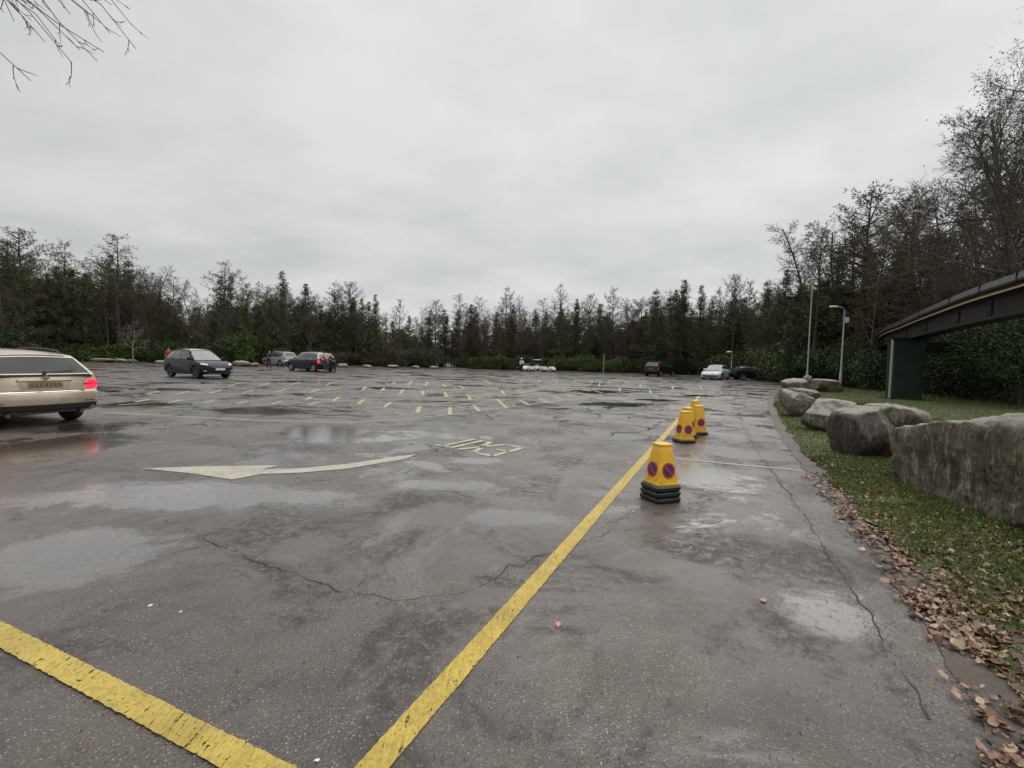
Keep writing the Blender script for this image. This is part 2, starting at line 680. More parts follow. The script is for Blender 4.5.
main0 = at(372, 768)
main1 = at(699, 396.5)
md = (main1 - main0).normalized()
mb = MB()
ribbon(mb, [main0 - md * 1.1, main0, main1], 0.116, 0.004, 0.02, 0.003)
marks('yellow_line', mb, M['yellow_paint'])
c0, c1 = at(0, 635), at(256, 768)
cd = (c1 - c0).normalized()
mb = MB()
ribbon(mb, [c0 - cd * 6, c0, c1, c1 + cd * 0.55], 0.118, 0.008, 0.02, 0.003)
marks('yellow_line', mb, M['yellow_paint2'])
mb = MB()
ribbon(mb, [at(676, 458.5), at(740, 465), at(803, 470.5)], 0.075, 0.004, 0.2)
ribbon(mb, [at(706, 417.5), at(752, 419.5)], 0.09, 0.004, 0.3)
ribbon(mb, [at(712, 398.0), at(742, 398.6)], 0.1, 0.004, 0.3)
marks('bay_line', mb, M['white_paint'])

# arrow
arrow = [(140.5, 468.6), (205, 466.5), (279.7, 465.7), (262, 469.8), (300, 468.6), (345, 464.5), (401, 456), (417, 454.6), (405, 459.3), (345, 469.3), (300, 473),
         (262, 474.3), (232, 479.9), (190, 473.5)]
pts = [at(*p) for p in arrow]
me = bpy.data.meshes.new('direction_arrow')
me.from_pydata([(p.x, p.y, 0.005) for p in pts], [], [tuple(range(len(pts)))])
me.materials.append(M['white_paint'])
me.update()
if me.polygons[0].normal.z < 0:
    me.flip_normals()
o = obj('direction_arrow', me)
o['kind'] = 'structure'

# EXIT lettering, facing the drivers that come towards us


def c2(x, y):
    return at(400 + x / 6.4, 420 + y / 6.4)


E0, Etop, Earm = c2(786, 178), c2(592, 232), c2(486, 211)
up_ = Etop - E0
rd = (Earm - Etop)
letters = {'E': [[(0, 0), (0, 1)], [(0, 1), (1, 1)], [(0, .5), (.8, .5)], [(0, 0), (1, 0)]],
           'X': [[(0, 0), (1, 1)], [(0, 1), (1, 0)]],
           'I': [[(.5, 0), (.5, 1)]],
           'T': [[(.5, 0), (.5, 1)], [(0, 1), (1, 1)]]}
mb = MB()
offx = 0.0
for i_, chh in enumerate('EXIT'):
    for sg in letters[chh]:
        pp = [E0 + rd * (offx + a * 1.0) + up_ * b for a, b in sg]
        ribbon(mb, pp, 0.10, 0.005 + 0.0012 * i_, 0.2)
    offx += {'E': 1.12, 'X': 1.0, 'I': 0.6, 'T': 1.0}[chh]
marks('painted_lettering', mb, M['letter_paint'])

# far parking bays


def c4(x, y):
    return at(300 + x / 3.2, 370 + y / 3.2)


mb = MB()
ribbon(mb, [at(100, 412.5), at(180, 416.5), at(260, 420.5), at(344, 423), at(394, 420.5), at(456, 414), at(487, 410), at(565, 400), at(612, 393.5), at(640, 390)], 0.08, 0.004, 0.5)
for a, b, c_, d in [(40, 85, 20, 95), (125, 87, 105, 100), (205, 95, 185, 110), (290, 103, 270, 120), (383, 117, 375, 137), (480, 120, 480, 143),
                    (555, 113, 575, 133), (630, 93, 662, 123), (705, 98, 733, 112), (765, 90, 795, 105), (805, 82, 840, 95), (850, 78, 875, 88),
                    (210, 55, 200, 65), (270, 57, 260, 67), (330, 62, 320, 75), (392, 67, 393, 80), (462, 70, 470, 87), (535, 80, 548, 95),
                    (305, 38, 295, 45), (360, 35, 345, 48), (410, 37, 400, 52), (458, 45, 465, 55), (510, 50, 525, 60), (645, 65, 655, 78), (690, 65, 720, 75),
                    (760, 50, 790, 58), (830, 55, 855, 62), (900, 60, 930, 68), (600, 40, 615, 47), (690, 38, 712, 45),
                    (890, 72, 925, 80), (940, 66, 970, 74)]:
    ribbon(mb, [c4(a, b), c4(c_, d)], 0.11, 0.0045, 0.6)
for seg in [[(0, 91), (270, 106), (480, 115), (600, 104)], [(200, 60), (390, 68), (560, 84)], [(560, 84), (760, 64), (860, 55)],
            [(290, 41), (460, 50), (660, 62)]]:
    ribbon(mb, [c4(*q) for q in seg], 0.10, 0.004, 0.8)
for seg in [[(330, 386), (400, 391), (470, 396), (520, 401)], [(380, 383), (470, 388), (545, 393), (590, 396)], [(430, 381), (520, 385), (600, 390)], [(300, 392), (352, 388), (400, 385), (450, 382)],
            [(360, 398), (420, 393), (470, 388), (520, 384)], [(430, 405), (490, 397), (540, 390), (580, 385)], [(250, 395), (300, 391), (345, 387)],
            [(100, 397), (153, 395), (212, 392)], [(118, 405), (210, 398)], [(500, 383), (640, 386)], [(450, 379), (560, 380)],
            [(560, 377.5), (680, 384)], [(690, 384), (735, 386)], [(700, 391), (760, 391)]]:
    ribbon(mb, [at(*q) for q in seg], 0.09, 0.004, 0.8)
for k in range(14):
    x = 455 + k * 17
    ribbon(mb, [at(x, 381.5 + k * .15), at(x - 7 + k * 1.1, 379.6 + k * .15)], 0.12, 0.0045, 1)
for px, py in ((150, 399), (182, 400), (215, 400), (248, 401), (282, 401), (318, 402), (160, 391), (190, 391), (222, 390), (254, 390), (286, 389), (320, 389), (240, 383), (270, 383), (300, 382), (335, 382),
               (620, 388), (650, 390), (600, 383), (640, 384), (672, 386), (700, 386)):
    ribbon(mb, [at(px, py), at(px - 16 + (px - 100) * .03, py + 3.2)], 0.10, 0.0045, 0.6)
marks('bay_markings', mb, M['bay_paint'])

# ------------------------------------------------------------------ cracks


def crack(mb, pts, w0, jit, z=0.003, cont=.22):
    P = []
    for a, b in zip(pts[:-1], pts[1:]):
        n = max(2, int((b - a).length / (0.05 if a.length < 9 else 0.25)))
        for k in range(n):
            P.append(a.lerp(b, k / n))
    P.append(pts[-1])
    rows = []
    for i, p in enumerate(P):
        d = (P[min(i + 1, len(P) - 1)] - P[max(i - 1, 0)]).normalized()
        s_ = Vector((d.y, -d.x, 0))
        q = p + s_ * jit * (noise.noise(p * 2.5) + .8 * noise.noise(p * 9) + random.uniform(-.12, .12))
        w = w0 * max(0.0, cont + 1.5 * noise.noise(p * 3.7 + Vector((9, 2, 5))) + random.uniform(-.25, .35))
        rows.append([Vector((q.x, q.y, z)) - s_ * w / 2, Vector((q.x, q.y, z)) + s_ * w / 2])
    mb.grid(rows)


mb = MB()
crack(mb, [at(*p) for p in [(742, 425), (752, 442), (760, 455), (778, 478), (800, 510), (826, 552), (858, 600), (890, 655), (930, 720)]], 0.012, 0.035, cont=.6)
crack(mb, [at(*p) for p in [(165, 520), (220, 545), (290, 575), (345, 592), (390, 604), (460, 592), (505, 572)]], 0.008, 0.06, cont=.35)
crack(mb, [at(*p) for p in [(505, 572), (590, 540), (640, 505)]], 0.012, 0.1)
crack(mb, [at(*p) for p in [(200, 486), (290, 482), (360, 478), (420, 470)]], 0.012, 0.1)
crack(mb, [at(*p) for p in [(395, 446), (420, 443), (436, 449), (440, 452)]], 0.05, 0.1)
for seg in [[(560, 410), (590, 413), (612, 420)], [(600, 423), (640, 426), (650, 440)], [(630, 408), (656, 402), (664, 395)],
            [(700, 395), (722, 392), (758, 388)], [(712, 404), (740, 403), (762, 408)], [(700, 432), (740, 430)], [(725, 440), (760, 443)],
            [(560, 392), (600, 394), (640, 391)], [(180, 400), (235, 398), (300, 396)], [(100, 386), (130, 391), (170, 392)],
            [(360, 397), (440, 399), (520, 398)], [(600, 436), (645, 430), (672, 418)], [(735, 383), (720, 390), (745, 400), (738, 420)],
            [(230, 409), (310, 413), (370, 411)], [(90, 405), (150, 409), (200, 407)]]:
    crack(mb, [at(*q) for q in seg], 0.11, 0.25)
for k in range(120):
    px, py = random.uniform(110, 760), random.uniform(382, 425)
    L_ = random.uniform(15, 60)
    if abs(px - 687) < 25 or px + L_ > 755:
        continue
    crack(mb, [at(px, py), at(px + L_ / 2, py + random.uniform(-1.5, 2)), at(px + L_, py + random.uniform(-2.5, 3))], random.uniform(.06, .20), 0.35)
marks('asphalt_cracks', mb, M['crack'])

# ------------------------------------------------------------------ traffic cones
M['cone'], t, p = mat('cone_yellow_plastic')
P_ = t.new('ShaderNodeTexCoord').outputs['Object']
z_ = t.new('ShaderNodeSeparateXYZ', {0: P_}).outputs[2]
g1 = t.noise(P_, 26, 6, .7)
g2 = t.noise(P_, 7, 4, .6)
cc_ = t.mix(g2, c3(.84, .47, .015), c3(.72, .42, .03))
cc_ = t.mix(t.math('MULTIPLY', t.ramp(g1, .45, .68), t.ramp(z_, .15, .6, .75, .2)), cc_, c3(.20, .13, .05))
t.put(p.inputs['Base Color'], cc_)
t.put(p.inputs['Roughness'], t.ramp(g1, .35, .65, .25, .5))
M['rubber'] = simple('black_rubber', c3(0.012, 0.012, 0.013), 0.35, var=0.3, scale=30, bump=0.2)
M['sign_red'] = simple('sign_red', c3(0.42, 0.03, 0.02), 0.35)
M['sign_blue'] = simple('sign_blue', c3(0.03, 0.03, 0.16), 0.35)


def square_ring(s, z, ch):
    h = s / 2
    c = h * ch
    return [(h, -h + c, z), (h, h - c, z), (h - c, h, z), (-h + c, h, z), (-h, h - c, z), (-h, -h + c, z), (-h + c, -h, z), (h - c, -h, z)]


def loft(mb, rings, cap0=True, cap1=True, mi=0):
    n = len(rings[0])
    V = [p for r in rings for p in r]
    Fs = []
    for i in range(len(rings) - 1):
        for k in range(n):
            k2 = (k + 1) % n
            Fs.append((i * n + k, i * n + k2, (i + 1) * n + k2, (i + 1) * n + k))
    if cap0:
        Fs.append(tuple(range(n))[::-1])
    if cap1:
        Fs.append(tuple((len(rings) - 1) * n + k for k in range(n)))
    mb.add(V, Fs, mi)


def make_cone(loc, rz, nbase, hbody, label):
    t_ = empty('traffic_cone', loc, rz, label, 'traffic cone', 'yellow no waiting cones along the line')
    z = 0.004
    for k in range(nbase):
        mb = MB()
        b = 0.33 - 0.004 * k
        loft(mb, [square_ring(b - .02, z, .16), square_ring(b, z + .012, .16), square_ring(b, z + .04, .16), square_ring(b - .03, z + .058, .2),
                  square_ring(b - .06, z + .06, .2)])
        mb.build('base', M['rubber'], t_)
        z += 0.062
    s0, s1 = 0.275, 0.15
    z0 = z - 0.002
    mb = MB()
    prof = [(s0 + .015, z0), (s0 + .015, z0 + .02), (s0, z0 + .024)]
    for k in range(1, 8):
        f = k / 8
        prof.append((s0 + (s1 - s0) * f, z0 + .024 + (hbody - .024) * f))
    prof += [(s1, z0 + hbody - .03), (s1 + .012, z0 + hbody - .026), (s1 + .012, z0 + hbody - .006), (s1 - .01, z0 + hbody), (s1 - .06, z0 + hbody + .004)]
    loft(mb, [square_ring(s, zz_, .2) for s, zz_ in prof])
    mb.build('cone_body', M['cone'], t_, angle=28)
    # round prohibition discs on the four faces
    slope = math.atan2((s0 - s1) / 2, hbody - .024)
    zc = z0 + hbody * 0.36
    half = (s0 + (s1 - s0) * (zc - z0 - .024) / (hbody - .024)) / 2
    for q in range(4):
        R = Matrix.Rotation(q * PI / 2, 3, 'Z') @ Matrix.Rotation(-slope, 3, 'Y')
        c = Matrix.Rotation(q * PI / 2, 3, 'Z') @ Vector((half + .002, 0, zc))
        mb = MB()
        r0 = 0.083
        for (ra, th, mi) in ((r0, .003, 0), (r0 * .76, .0045, 1)):
            ring = [Vector((th, math.cos(a) * ra, math.sin(a) * ra)) for a in [2 * PI * k / 28 for k in range(28)]]
            ring0 = [Vector((-.004, p.y, p.z)) for p in ring]
            loft(mb, [[c + R @ p for p in ring0], [c + R @ p for p in ring]], False, True, mi)
        for sg in ((1,) if q != 1 else (1,)):
            Rb = Matrix.Rotation(sg * math.radians(45), 3, 'X')
            mb.box(c + R @ Vector((.0035, 0, 0)), (.006, .022, r0 * 1.62), 0, 0, R @ Rb)
        mb.build('sign_disc', [M['sign_red'], M['sign_blue']], t_)
    return t_


make_cone(at(660, 499.5), math.radians(-68), 3, 0.44, 'yellow no waiting cone on three stacked black bases, nearest along the yellow line')
make_cone(at(684, 442), math.radians(-75), 1, 0.53, 'yellow no waiting cone on one black base, just in front of a half hidden cone')
make_cone(at(697.5, 434), math.radians(-80), 1, 0.55, 'yellow no waiting cone standing clear to the right, furthest from the painted line')
c_ = deep(688, 400, 10.0)
make_cone(Vector((c_.x, 10.0, 0)), math.radians(-60), 1, 0.54, 'yellow cone mostly hidden behind the second cone of the row')
c_ = deep(695.5, 400, 11.9)
make_cone(Vector((c_.x, 11.9, 0)), math.radians(-70), 1, 0.54, 'last yellow cone of the row, only its top showing behind the others')

# ------------------------------------------------------------------ rocks


def rock_material(name, a, b, pale, moss):
    m, t, p = mat(name)
    P = t.new('ShaderNodeTexCoord').outputs['Object']
    n1 = t.noise(P, 2.2, 8, 0.7, 0.6)
    n2 = t.noise(P, 12, 9, 0.78)
    st = t.new('ShaderNodeMapping', {'Vector': P, 'Scale': (5.5, 5.5, 1.5)}).outputs[0]
    n3 = t.noise(st, 2.0, 9, 0.75, 1.2)
    col = t.mix(t.ramp(n1, 0.3, 0.7), a, b)
    col = t.mix(t.ramp(n2, 0.35, 0.75, 0, .8), col, tuple(c * .45 for c in a[:3]) + (1,))
    gz = t.new('ShaderNodeSeparateXYZ', {0: t.new('ShaderNodeNewGeometry').outputs['Normal']}).outputs[2]
    side = t.ramp(gz, 0.35, 0.75, 1.0, 0.25)
    col = t.mix(t.math('MULTIPLY', t.ramp(n3, 0.51, 0.62), t.math('MULTIPLY', side, .75)), col, pale)
    col = t.mix(t.math('MULTIPLY', t.ramp(gz, .6, .9), t.ramp(n1, .3, .55, .25, .85)), col, c3(.42, .395, .34))
    dk = t.noise(st, 3.1, 5, 0.7, 1.0)
    col = t.mix(t.math('MULTIPLY', t.ramp(dk, 0.50, 0.62), t.math('MULTIPLY', side, .85)), col, c3(0.03, 0.027, 0.022))
    ms = t.noise(P, 1.7, 5, 0.65)
    col = t.mix(t.math('MULTIPLY', t.ramp(ms, 0.5, 0.64), moss), col, c3(0.07, 0.085, 0.025))
    t.put(p.inputs['Base Color'], col)
    t.put(p.inputs['Roughness'], t.ramp(n2, .3, .7, .35, .7))
    vr = t.new('ShaderNodeTexVoronoi', {'Vector': t.new('ShaderNodeMapping', {'Vector': P, 'Rotation': (.4, .3, .2), 'Scale': (1.6, 2.4, 3.2)}).outputs[0], 'Scale': 1.3})
    h = t.math('ADD', t.math('MULTIPLY', n2, .8), t.math('MULTIPLY', n3, .8))
    h = t.math('ADD', h, t.math('MULTIPLY', vr.outputs['Distance'], .9))
    t.put(p.inputs['Normal'], t.bump(t.math('ADD', h, t.math('MULTIPLY', t.noise(P, 50, 5, .7), .5)), 1.0, 0.06))
    return m


M['rock'] = rock_material('lichen_rock', c3(0.130, 0.092, 0.056), c3(0.265, 0.210, 0.145), c3(0.46, 0.43, 0.31), .7)
M['rock_dark'] = rock_material('dark_rock', c3(0.080, 0.058, 0.042), c3(0.150, 0.112, 0.085), c3(0.26, 0.24, 0.20), .3)
M['rock_pale'] = rock_material('pale_rock', c3(0.185, 0.155, 0.115), c3(0.30, 0.255, 0.20), c3(0.42, 0.40, 0.36), .45)


def ico(n):
    import bmesh
    bm = bmesh.new()
    bmesh.ops.create_icosphere(bm, subdivisions=n, radius=1.0)
    V = [v.co.copy() for v in bm.verts]
    Fs = [tuple(v.index for v in f.verts) for f in bm.faces]
    bm.free()
    return V, Fs


ICO = {}


def rock(loc, size, rz, seed, label, m='rock', sub=5, boxy=5.0, amp=0.06, tilt=(0, 0), cuts=9, strat=0.0, extra_group=None):
    if sub not in ICO:
        ICO[sub] = ico(sub)
    V0, Fs = ICO[sub]
    rnd = random.Random(seed)
    planes = []
    for k in range(cuts):
        n_ = Vector((rnd.gauss(0, 1), rnd.gauss(0, 1), rnd.gauss(0, .8))).normalized()
        planes.append((n_, rnd.uniform(.74, .98)))
    off = Vector((seed * 3.7, seed * 1.3, seed * .7))
    R = Matrix.Rotation(tilt[0], 3, 'X') @ Matrix.Rotation(tilt[1], 3, 'Y')
    out = []
    for v in V0:
        e = boxy
        k = (abs(v.x) ** e + abs(v.y) ** e + abs(v.z) ** e) ** (-1 / e)
        q = v * k
        for n_, d in planes:
            dd = q.dot(n_) - d
            if dd > 0:
                q = q - n_ * dd * .9
        p = Vector((q.x * size[0] / 2, q.y * size[1] / 2, q.z * size[2] / 2))
        nn = v.normalized()
        s_ = min(size)
        dsp = amp * s_ * (noise.noise(p * (2.0 / s_) + off) * 1.3 + .6 * noise.noise(p * (5 / s_) + off) + .3 * noise.noise(p * (12 / s_) + off)
                          + .16 * noise.noise(p * (30 / s_) + off))
        if strat:
            # vertical flutes down the sides
            side = 1 - abs(nn.z)
            fl = noise.noise(Vector((p.x * 4.5, p.y * 4.5, p.z * .8)) + off)
            dsp += strat * side * (-abs(fl))
            dsp += strat * .35 * side * noise.noise(Vector((p.x * 9, p.y * 9, p.z * 3)) + off)
        p = R @ (p + nn * dsp)
        out.append(p)
    zmin = min(p.z for p in out)
    # sunk a little into the turf
    sink = 0.06 * size[2]
    arr = [(p.x, p.y, p.z - zmin - sink) for p in out]
    me = raw_mesh('boulder', arr, None, Fs, [M[m]])
    me.set_sharp_from_angle(angle=math.radians(50))
    o = obj('boulder', me)
    o.location = loc
    o.rotation_euler = (0, 0, rz)
    tag(o, label, 'boulder', extra_group or 'boulders edging the grass verge')
    return o


rock((5.86, 4.55, -.22), (2.35, 3.75, 1.30), math.radians(-10), 3, 'big flat topped block of grey brown stone with pale vertical streaks, nearest on the verge', 'rock', 7, 12, 0.05, (math.radians(.5), math.radians(-2)), 5, 0.12)


def rock_at(px, Y, size, rz, seed, label, m='rock', *a, **k):
    rock((deep(px, 400, Y).x, Y, 0), size, rz, seed, label, m, *a, **k)


rock_at(867, 8.15, (0.86, 0.95, 0.90), .4, 12, 'dark rounded boulder leaning against the big streaked block', 'rock_dark', 5, 3.2, .05, (.1, -.15), 7)
rock_at(899, 9.0, (1.10, .95, .88), .2, 15, 'brown lump of rock behind the dark rounded boulder', 'rock', 5, 4, .06, (0, .08), 8)
rock_at(829, 11.2, (0.92, 1.0, .80), .9, 21, 'squarish grey boulder with pale flat top beside the dark round one', 'rock_pale', 5, 6, .05, (.05, -.08), 7)
rock_at(799, 14.4, (1.1, 1.0, .72), .2, 31, 'dark wedge shaped boulder tilted towards the tarmac', 'rock_dark', 5, 4, .06, (.2, .25), 9)
rock_at(828, 15.8, (.9, .8, .46), .2, 35, 'low flat slab of rock lying on the lawn behind the wedge shaped boulder', 'rock', 4, 6, .05, (0, 0), 6)
rock_at(799, 19.8, (1.4, 1.0, .60), -.1, 41, 'thin pale slab leaning low behind the wedge shaped boulder', 'rock_pale', 4, 5, .05, (.1, .1), 8)
rock_at(796, 25.8, (1.65, 1.2, .80), .4, 47, 'long sloping boulder at the bend of the tarmac edge', 'rock', 5, 5, .06, (.05, -.15), 8)
rock_at(827, 28.5, (1.45, 1.0, .82), .05, 53, 'blocky boulder like a low wall, below the tall lamp post', 'rock', 5, 9, .04, (0, 0), 4, .04)
rock_at(808, 32.4, (.7, .6, .95), .3, 57, 'small pale stone at the foot of the tall lamp post', 'rock_pale', 4, 4, .06)
# stones along the far edge of the lot
for i, (px, py, wpx, hpx, mm, lab) in enumerate([
        (99, 362.2, 24, 3.6, 'rock_dark', 'long dark flat stone at the far edge, left of the small bare tree'),
        (118, 362.5, 13, 3.4, 'rock', 'mossy stone at the far edge just left of the small bare tree'),
        (130, 362.8, 9, 3.0, 'rock_dark', 'small dark stone at the foot of the small bare tree'),
        (160, 363.5, 12, 2.8, 'rock', 'low stone at the far edge just left of the red clad person'),
        (238, 366.5, 19, 5.0, 'rock_pale', 'long pale stone just right of the dark crossover'),
        (253, 366.8, 9, 3.4, 'rock', 'small stone between the dark crossover and the dark clad person'),
        (342, 367.6, 10, 3.6, 'rock_pale', 'pale stone just right of the dark blue four by four'),
        (366, 367.7, 10, 2.7, 'rock_pale', 'first of the low pale stones after the gap right of the parked four by four'),
        (392, 368.2, 11, 2.9, 'rock', 'mid sized pale stone, second from the right of the far low stones'),
        (415, 368.6, 7, 2.4, 'rock_pale', 'smallest pale stone in the far row'),
        (434, 369.0, 9, 2.6, 'rock_pale', 'last pale stone before the clipped hedge')]):
    b = at(px, py)
    d = b.y
    rock((b.x, b.y + .35, 0), (wpx * d / F, 1.0, max(.3, hpx * d / F * 1.15)), 0, 61 + i, lab, mm, 3, 3.5, .07, (0, 0), 6, 0, 'stones along the far edge of the car park')

# ------------------------------------------------------------------ street lamps, posts
M['galv'] = simple('galvanised_steel', c3(0.34, 0.35, 0.35), 0.45, 0.6, .15, 6)
M['lamp_white'] = simple('lamp_housing', c3(0.62, 0.63, 0.62), 0.4)
M['lamp_glass'] = simple('lamp_bowl', c3(0.45, 0.45, 0.42), 0.2)


def street_lamp(base, h, label, arm=0.9, box=False, ang=PI, thick=1.0):
    t_ = empty('street_lamp', base, 0, label, 'street lamp')
    mb = MB()
    k = thick
    mb.tube([(0, 0, 0), (0, 0, 1.1), (0, 0, 1.18), (0, 0, h - .25)], [.085 * k, .085 * k, .055 * k, .042 * k], 12)
    mb.build('pole', M['galv'], t_)
    mb = MB()
    d = Vector((math.cos(ang), math.sin(ang), 0))
    pts = [Vector((0, 0, h - .3))]
    for q in range(7):
        a = q / 6 * PI / 2
        pts.append(Vector((0, 0, h - .25)) + d * .28 * (1 - math.cos(a)) + Vector((0, 0, .25 * math.sin(a))))
    pts.append(Vector((0, 0, h)) + d * (arm - .45) + Vector((0, 0, .03)))
    mb.tube(pts, .032 * k, 8)
    mb.build('arm', M['galv'], t_)
    mb = MB()
    rings = []
    for f, r_ in ((0, .04), (.1, .085), (.35, .12), (.7, .12), (.92, .08), (1, .02)):
        c = Vector((0, 0, h + .03)) + d * (arm - .5 + f * .62)
        s_ = Vector((-d.y, d.x, 0))
        rings.append([c + s_ * r_ * math.cos(a) + Vector((0, 0, r_ * .62 * math.sin(a))) for a in [2 * PI * q / 12 for q in range(12)]])
    loft(mb, rings)
    hd = mb.build('lamp_head', M['lamp_white'], t_)
    mb = MB()
    mb.box(Vector((0, 0, h - .035)) + d * (arm - .16), (.34, .17, .05), .02)
    mb.build('lens', M['lamp_glass'], hd)
    if box:
        mb = MB()
        mb.box((.2, 0, h - .85), (.22, .16, .36), .02)
        mb.build('equipment_box', M['lamp_white'], t_)
        mb = MB()
        mb.tube([(0, 0, h - 1.15), (-.42, 0, h - 1.13)], .012, 6)
        mb.build('bracket', M['galv'], t_)
    mb = MB()
    mb.box((0, -.087 * k, .62), (.09, .02, .4), .008)
    mb.build('access_door', M['galv'], t_)
    return t_


b = deep(806.5, 388, 35.0)
street_lamp((b.x, 35.0, .05), 8.2, 'tall grey lamp post rising beyond the row of boulders', 1.6)
b = at(840, 389.5)
street_lamp((b.x, b.y, .04), 5.55, 'short lamp post with a grey box on its pole, on the lawn', .95, True, PI, 1.25)
b = at(181.0, 363.0)
street_lamp((b.x, b.y + 1.5, 0), 3.1, 'small lamp post far behind the dark crossover', .55, False, 0)
b = at(742.5, 380.2)
street_lamp((b.x, b.y + 2.6, 0), 2.8, 'small lamp with a pale head above the dark estate car at the far edge', .5, False, PI)
b = at(603.3, 373.0)
t_ = empty('post', (b.x, b.y, 0), 0, 'plain grey post in front of the green shrubs at the far edge', 'post')
mb = MB()
mb.tube([(0, 0, 0), (0, 0, 2.35)], .07, 10)
mb.build('pole', M['galv'], t_)
mb = MB()
mb.lathe([(.0, 2.41), (.06, 2.40), (.075, 2.36), (.075, 2.34), (.0, 2.34)], 12)
mb.build('cap', M['galv'], t_)

# ------------------------------------------------------------------ monorail track
M['track_dark'] = simple('dark_steel', c3(0.012, 0.009, 0.007), .6, .0, .5, 3, .2, spec=.2)
M['track_rail'] = simple('track_rail_grey', c3(0.040, 0.035, 0.033), .4, .0, .3, 4, spec=.35)
M['track_stripe'] = simple('conductor_strip', c3(0.36, 0.24, 0.11), .5, .0, .35, 5)
M['pillar_green'] = simple('green_painted_steel', c3(0.015, 0.030, 0.020), .5, .0, .6, 2.2, .15, spec=.25)
M['pipe'] = simple('drain_pipe_grey', c3(0.30, 0.31, 0.30), .4, .2)
path = [(9.6, 4.5), (10.9, 8.2), (12.0, 10.6), (12.96, 12.5), (14.0, 14.6), (15.5, 17.3), (18.0, 21.6), (20.4, 25.6), (22.9, 29.9), (27.0, 36.0), (31.5, 42)]


def smooth_path(P, n):
    res = []
    P = [Vector((a, b, 0)) for a, b in P]
    for i in range(len(P) - 1):
        p0, p1, p2, p3 = P[max(i - 1, 0)], P[i], P[i + 1], P[min(i + 2, len(P) - 1)]
        for k in range(n):
            f = k / n
            res.append(0.5 * ((2 * p1) + (p2 - p0) * f + (2 * p0 - 5 * p1 + 4 * p2 - p3) * f * f + (3 * p1 - p0 - 3 * p2 + p3) * f ** 3))
    res.append(P[-1])
    return res


SP = smooth_path(path, 5)


def sweep(mb, sec, P):
    rings = []
    for i, p in enumerate(P):
        d = (P[min(i + 1, len(P) - 1)] - P[max(i - 1, 0)]).normalized()
        s_ = Vector((d.y, -d.x, 0))
        rings.append([p + s_ * a + Vector((0, 0, z)) for a, z in sec])
    loft(mb, rings)


mono = empty('monorail_track', (18.4, 23.0, 0), 0, 'raised dark steel monorail track crossing the lawn on a green pillar', 'monorail track')


def mono_build(mb, name, m, **k):
    off = Vector((18.4, 23.0, 0))
    mb.v = [tuple(Vector(v) - off) for v in mb.v]
    return mb.build(name, m, mono, **k)


mb = MB()
sweep(mb, [(-.28, 2.95), (.28, 2.95), (.28, 3.02), (.10, 3.06), (.10, 3.62), (.30, 3.68), (.30, 3.74), (-.30, 3.74), (-.30, 3.68), (-.10, 3.62), (-.10, 3.06), (-.28, 3.02)], SP)
mono_build(mb, 'beam', M['track_dark'], angle=20)
for sx in (-1, 1):
    mb = MB()
    sweep(mb, [(sx * .30 - .03, 3.60), (sx * .30 + .03, 3.60), (sx * .30 + .03, 3.65), (sx * .30 - .03, 3.65)], SP)
    mono_build(mb, 'conductor_strip', M['track_stripe'], angle=20)
mb = MB()
sweep(mb, [(-.36, 3.745), (.36, 3.745), (.38, 3.80), (.36, 3.97), (.28, 4.0), (-.28, 4.0), (-.36, 3.97), (-.38, 3.80)], SP)
mono_build(mb, 'running_rail', M['track_rail'], angle=20)

for i in range(4, len(SP) - 2, 5):
    p = SP[i]
    d = (SP[i + 1] - SP[i - 1]).normalized()
    Rj = Matrix.Rotation(math.atan2(d.y, d.x), 3, 'Z')
    mb = MB()
    mb.box(p + Vector((0, 0, 3.32)), (.34, .27, .40), 0.01, 0, Rj)
    mb.box(p + Vector((0, 0, 3.875)), (.025, .775, .255), 0, 0, Rj)
    for bx in (-.1, .1):
        for bz in (3.2, 3.44):
            for sg in (-1, 1):
                mb.box(p + Rj @ Vector((bx, sg * .14, 0)) + Vector((0, 0, bz)), (.035, .03, .035), .008, 0, Rj)
    mono_build(mb, 'joint_plate', M['track_dark'])


def pillar(x, y, ang):
    R = Matrix.Rotation(ang, 3, 'Z')
    mb = MB()
    c = Vector((x, y, 0))

    def rr(hx, hy, z):
        return [c + R @ Vector(p) for p in ((hx, -hy * .8, z), (hx, hy * .8, z), (hx * .96, hy, z), (-hx * .96, hy, z), (-hx, hy * .8, z), (-hx, -hy * .8, z), (-hx * .96, -hy, z), (hx * .96, -hy, z))]
    loft(mb, [rr(.60, .38, .12), rr(.60, .38, 1.2), rr(.64, .40, 2.7), rr(.70, .42, 2.86)])
    o = mono_build(mb, 'pillar', M['pillar_green'])
    for nm, hx, hy, z0, z1 in (('base_plate', .86, .56, 0.0, .13), ('cap_plate', .78, .46, 2.86, 2.945)):
        mb = MB()
        loft(mb, [rr(hx, hy, z0), rr(hx, hy, z1)])
        q = mono_build(mb, nm, M['track_dark'])
    return o


pil_ang = math.radians(-14)
pillar(18.55, 23.2, pil_ang)
R = Matrix.Rotation(pil_ang, 3, 'Z')
mb = MB()
a_ = Vector((18.55, 23.2, 0)) + R @ Vector((-.74, -.40, 0))
mb.tube([a_ + Vector((0, 0, .02)), a_ + Vector((0, 0, 2.75)), a_ + Vector((.03, .04, 2.93))], .055, 10)
mono_build(mb, 'drain_pipe', M['pipe'])
mb = MB()
mb.box(Vector((18.55, 23.2, 2.58)) + R @ Vector((1.45, .25, 0)), (1.3, .42, .52), .03, 0, R)
mono_build(mb, 'side_bracket', M['track_dark'])
pillar(9.9, 5.4, math.radians(-20))
pillar(29.2, 39.0, math.radians(-35))

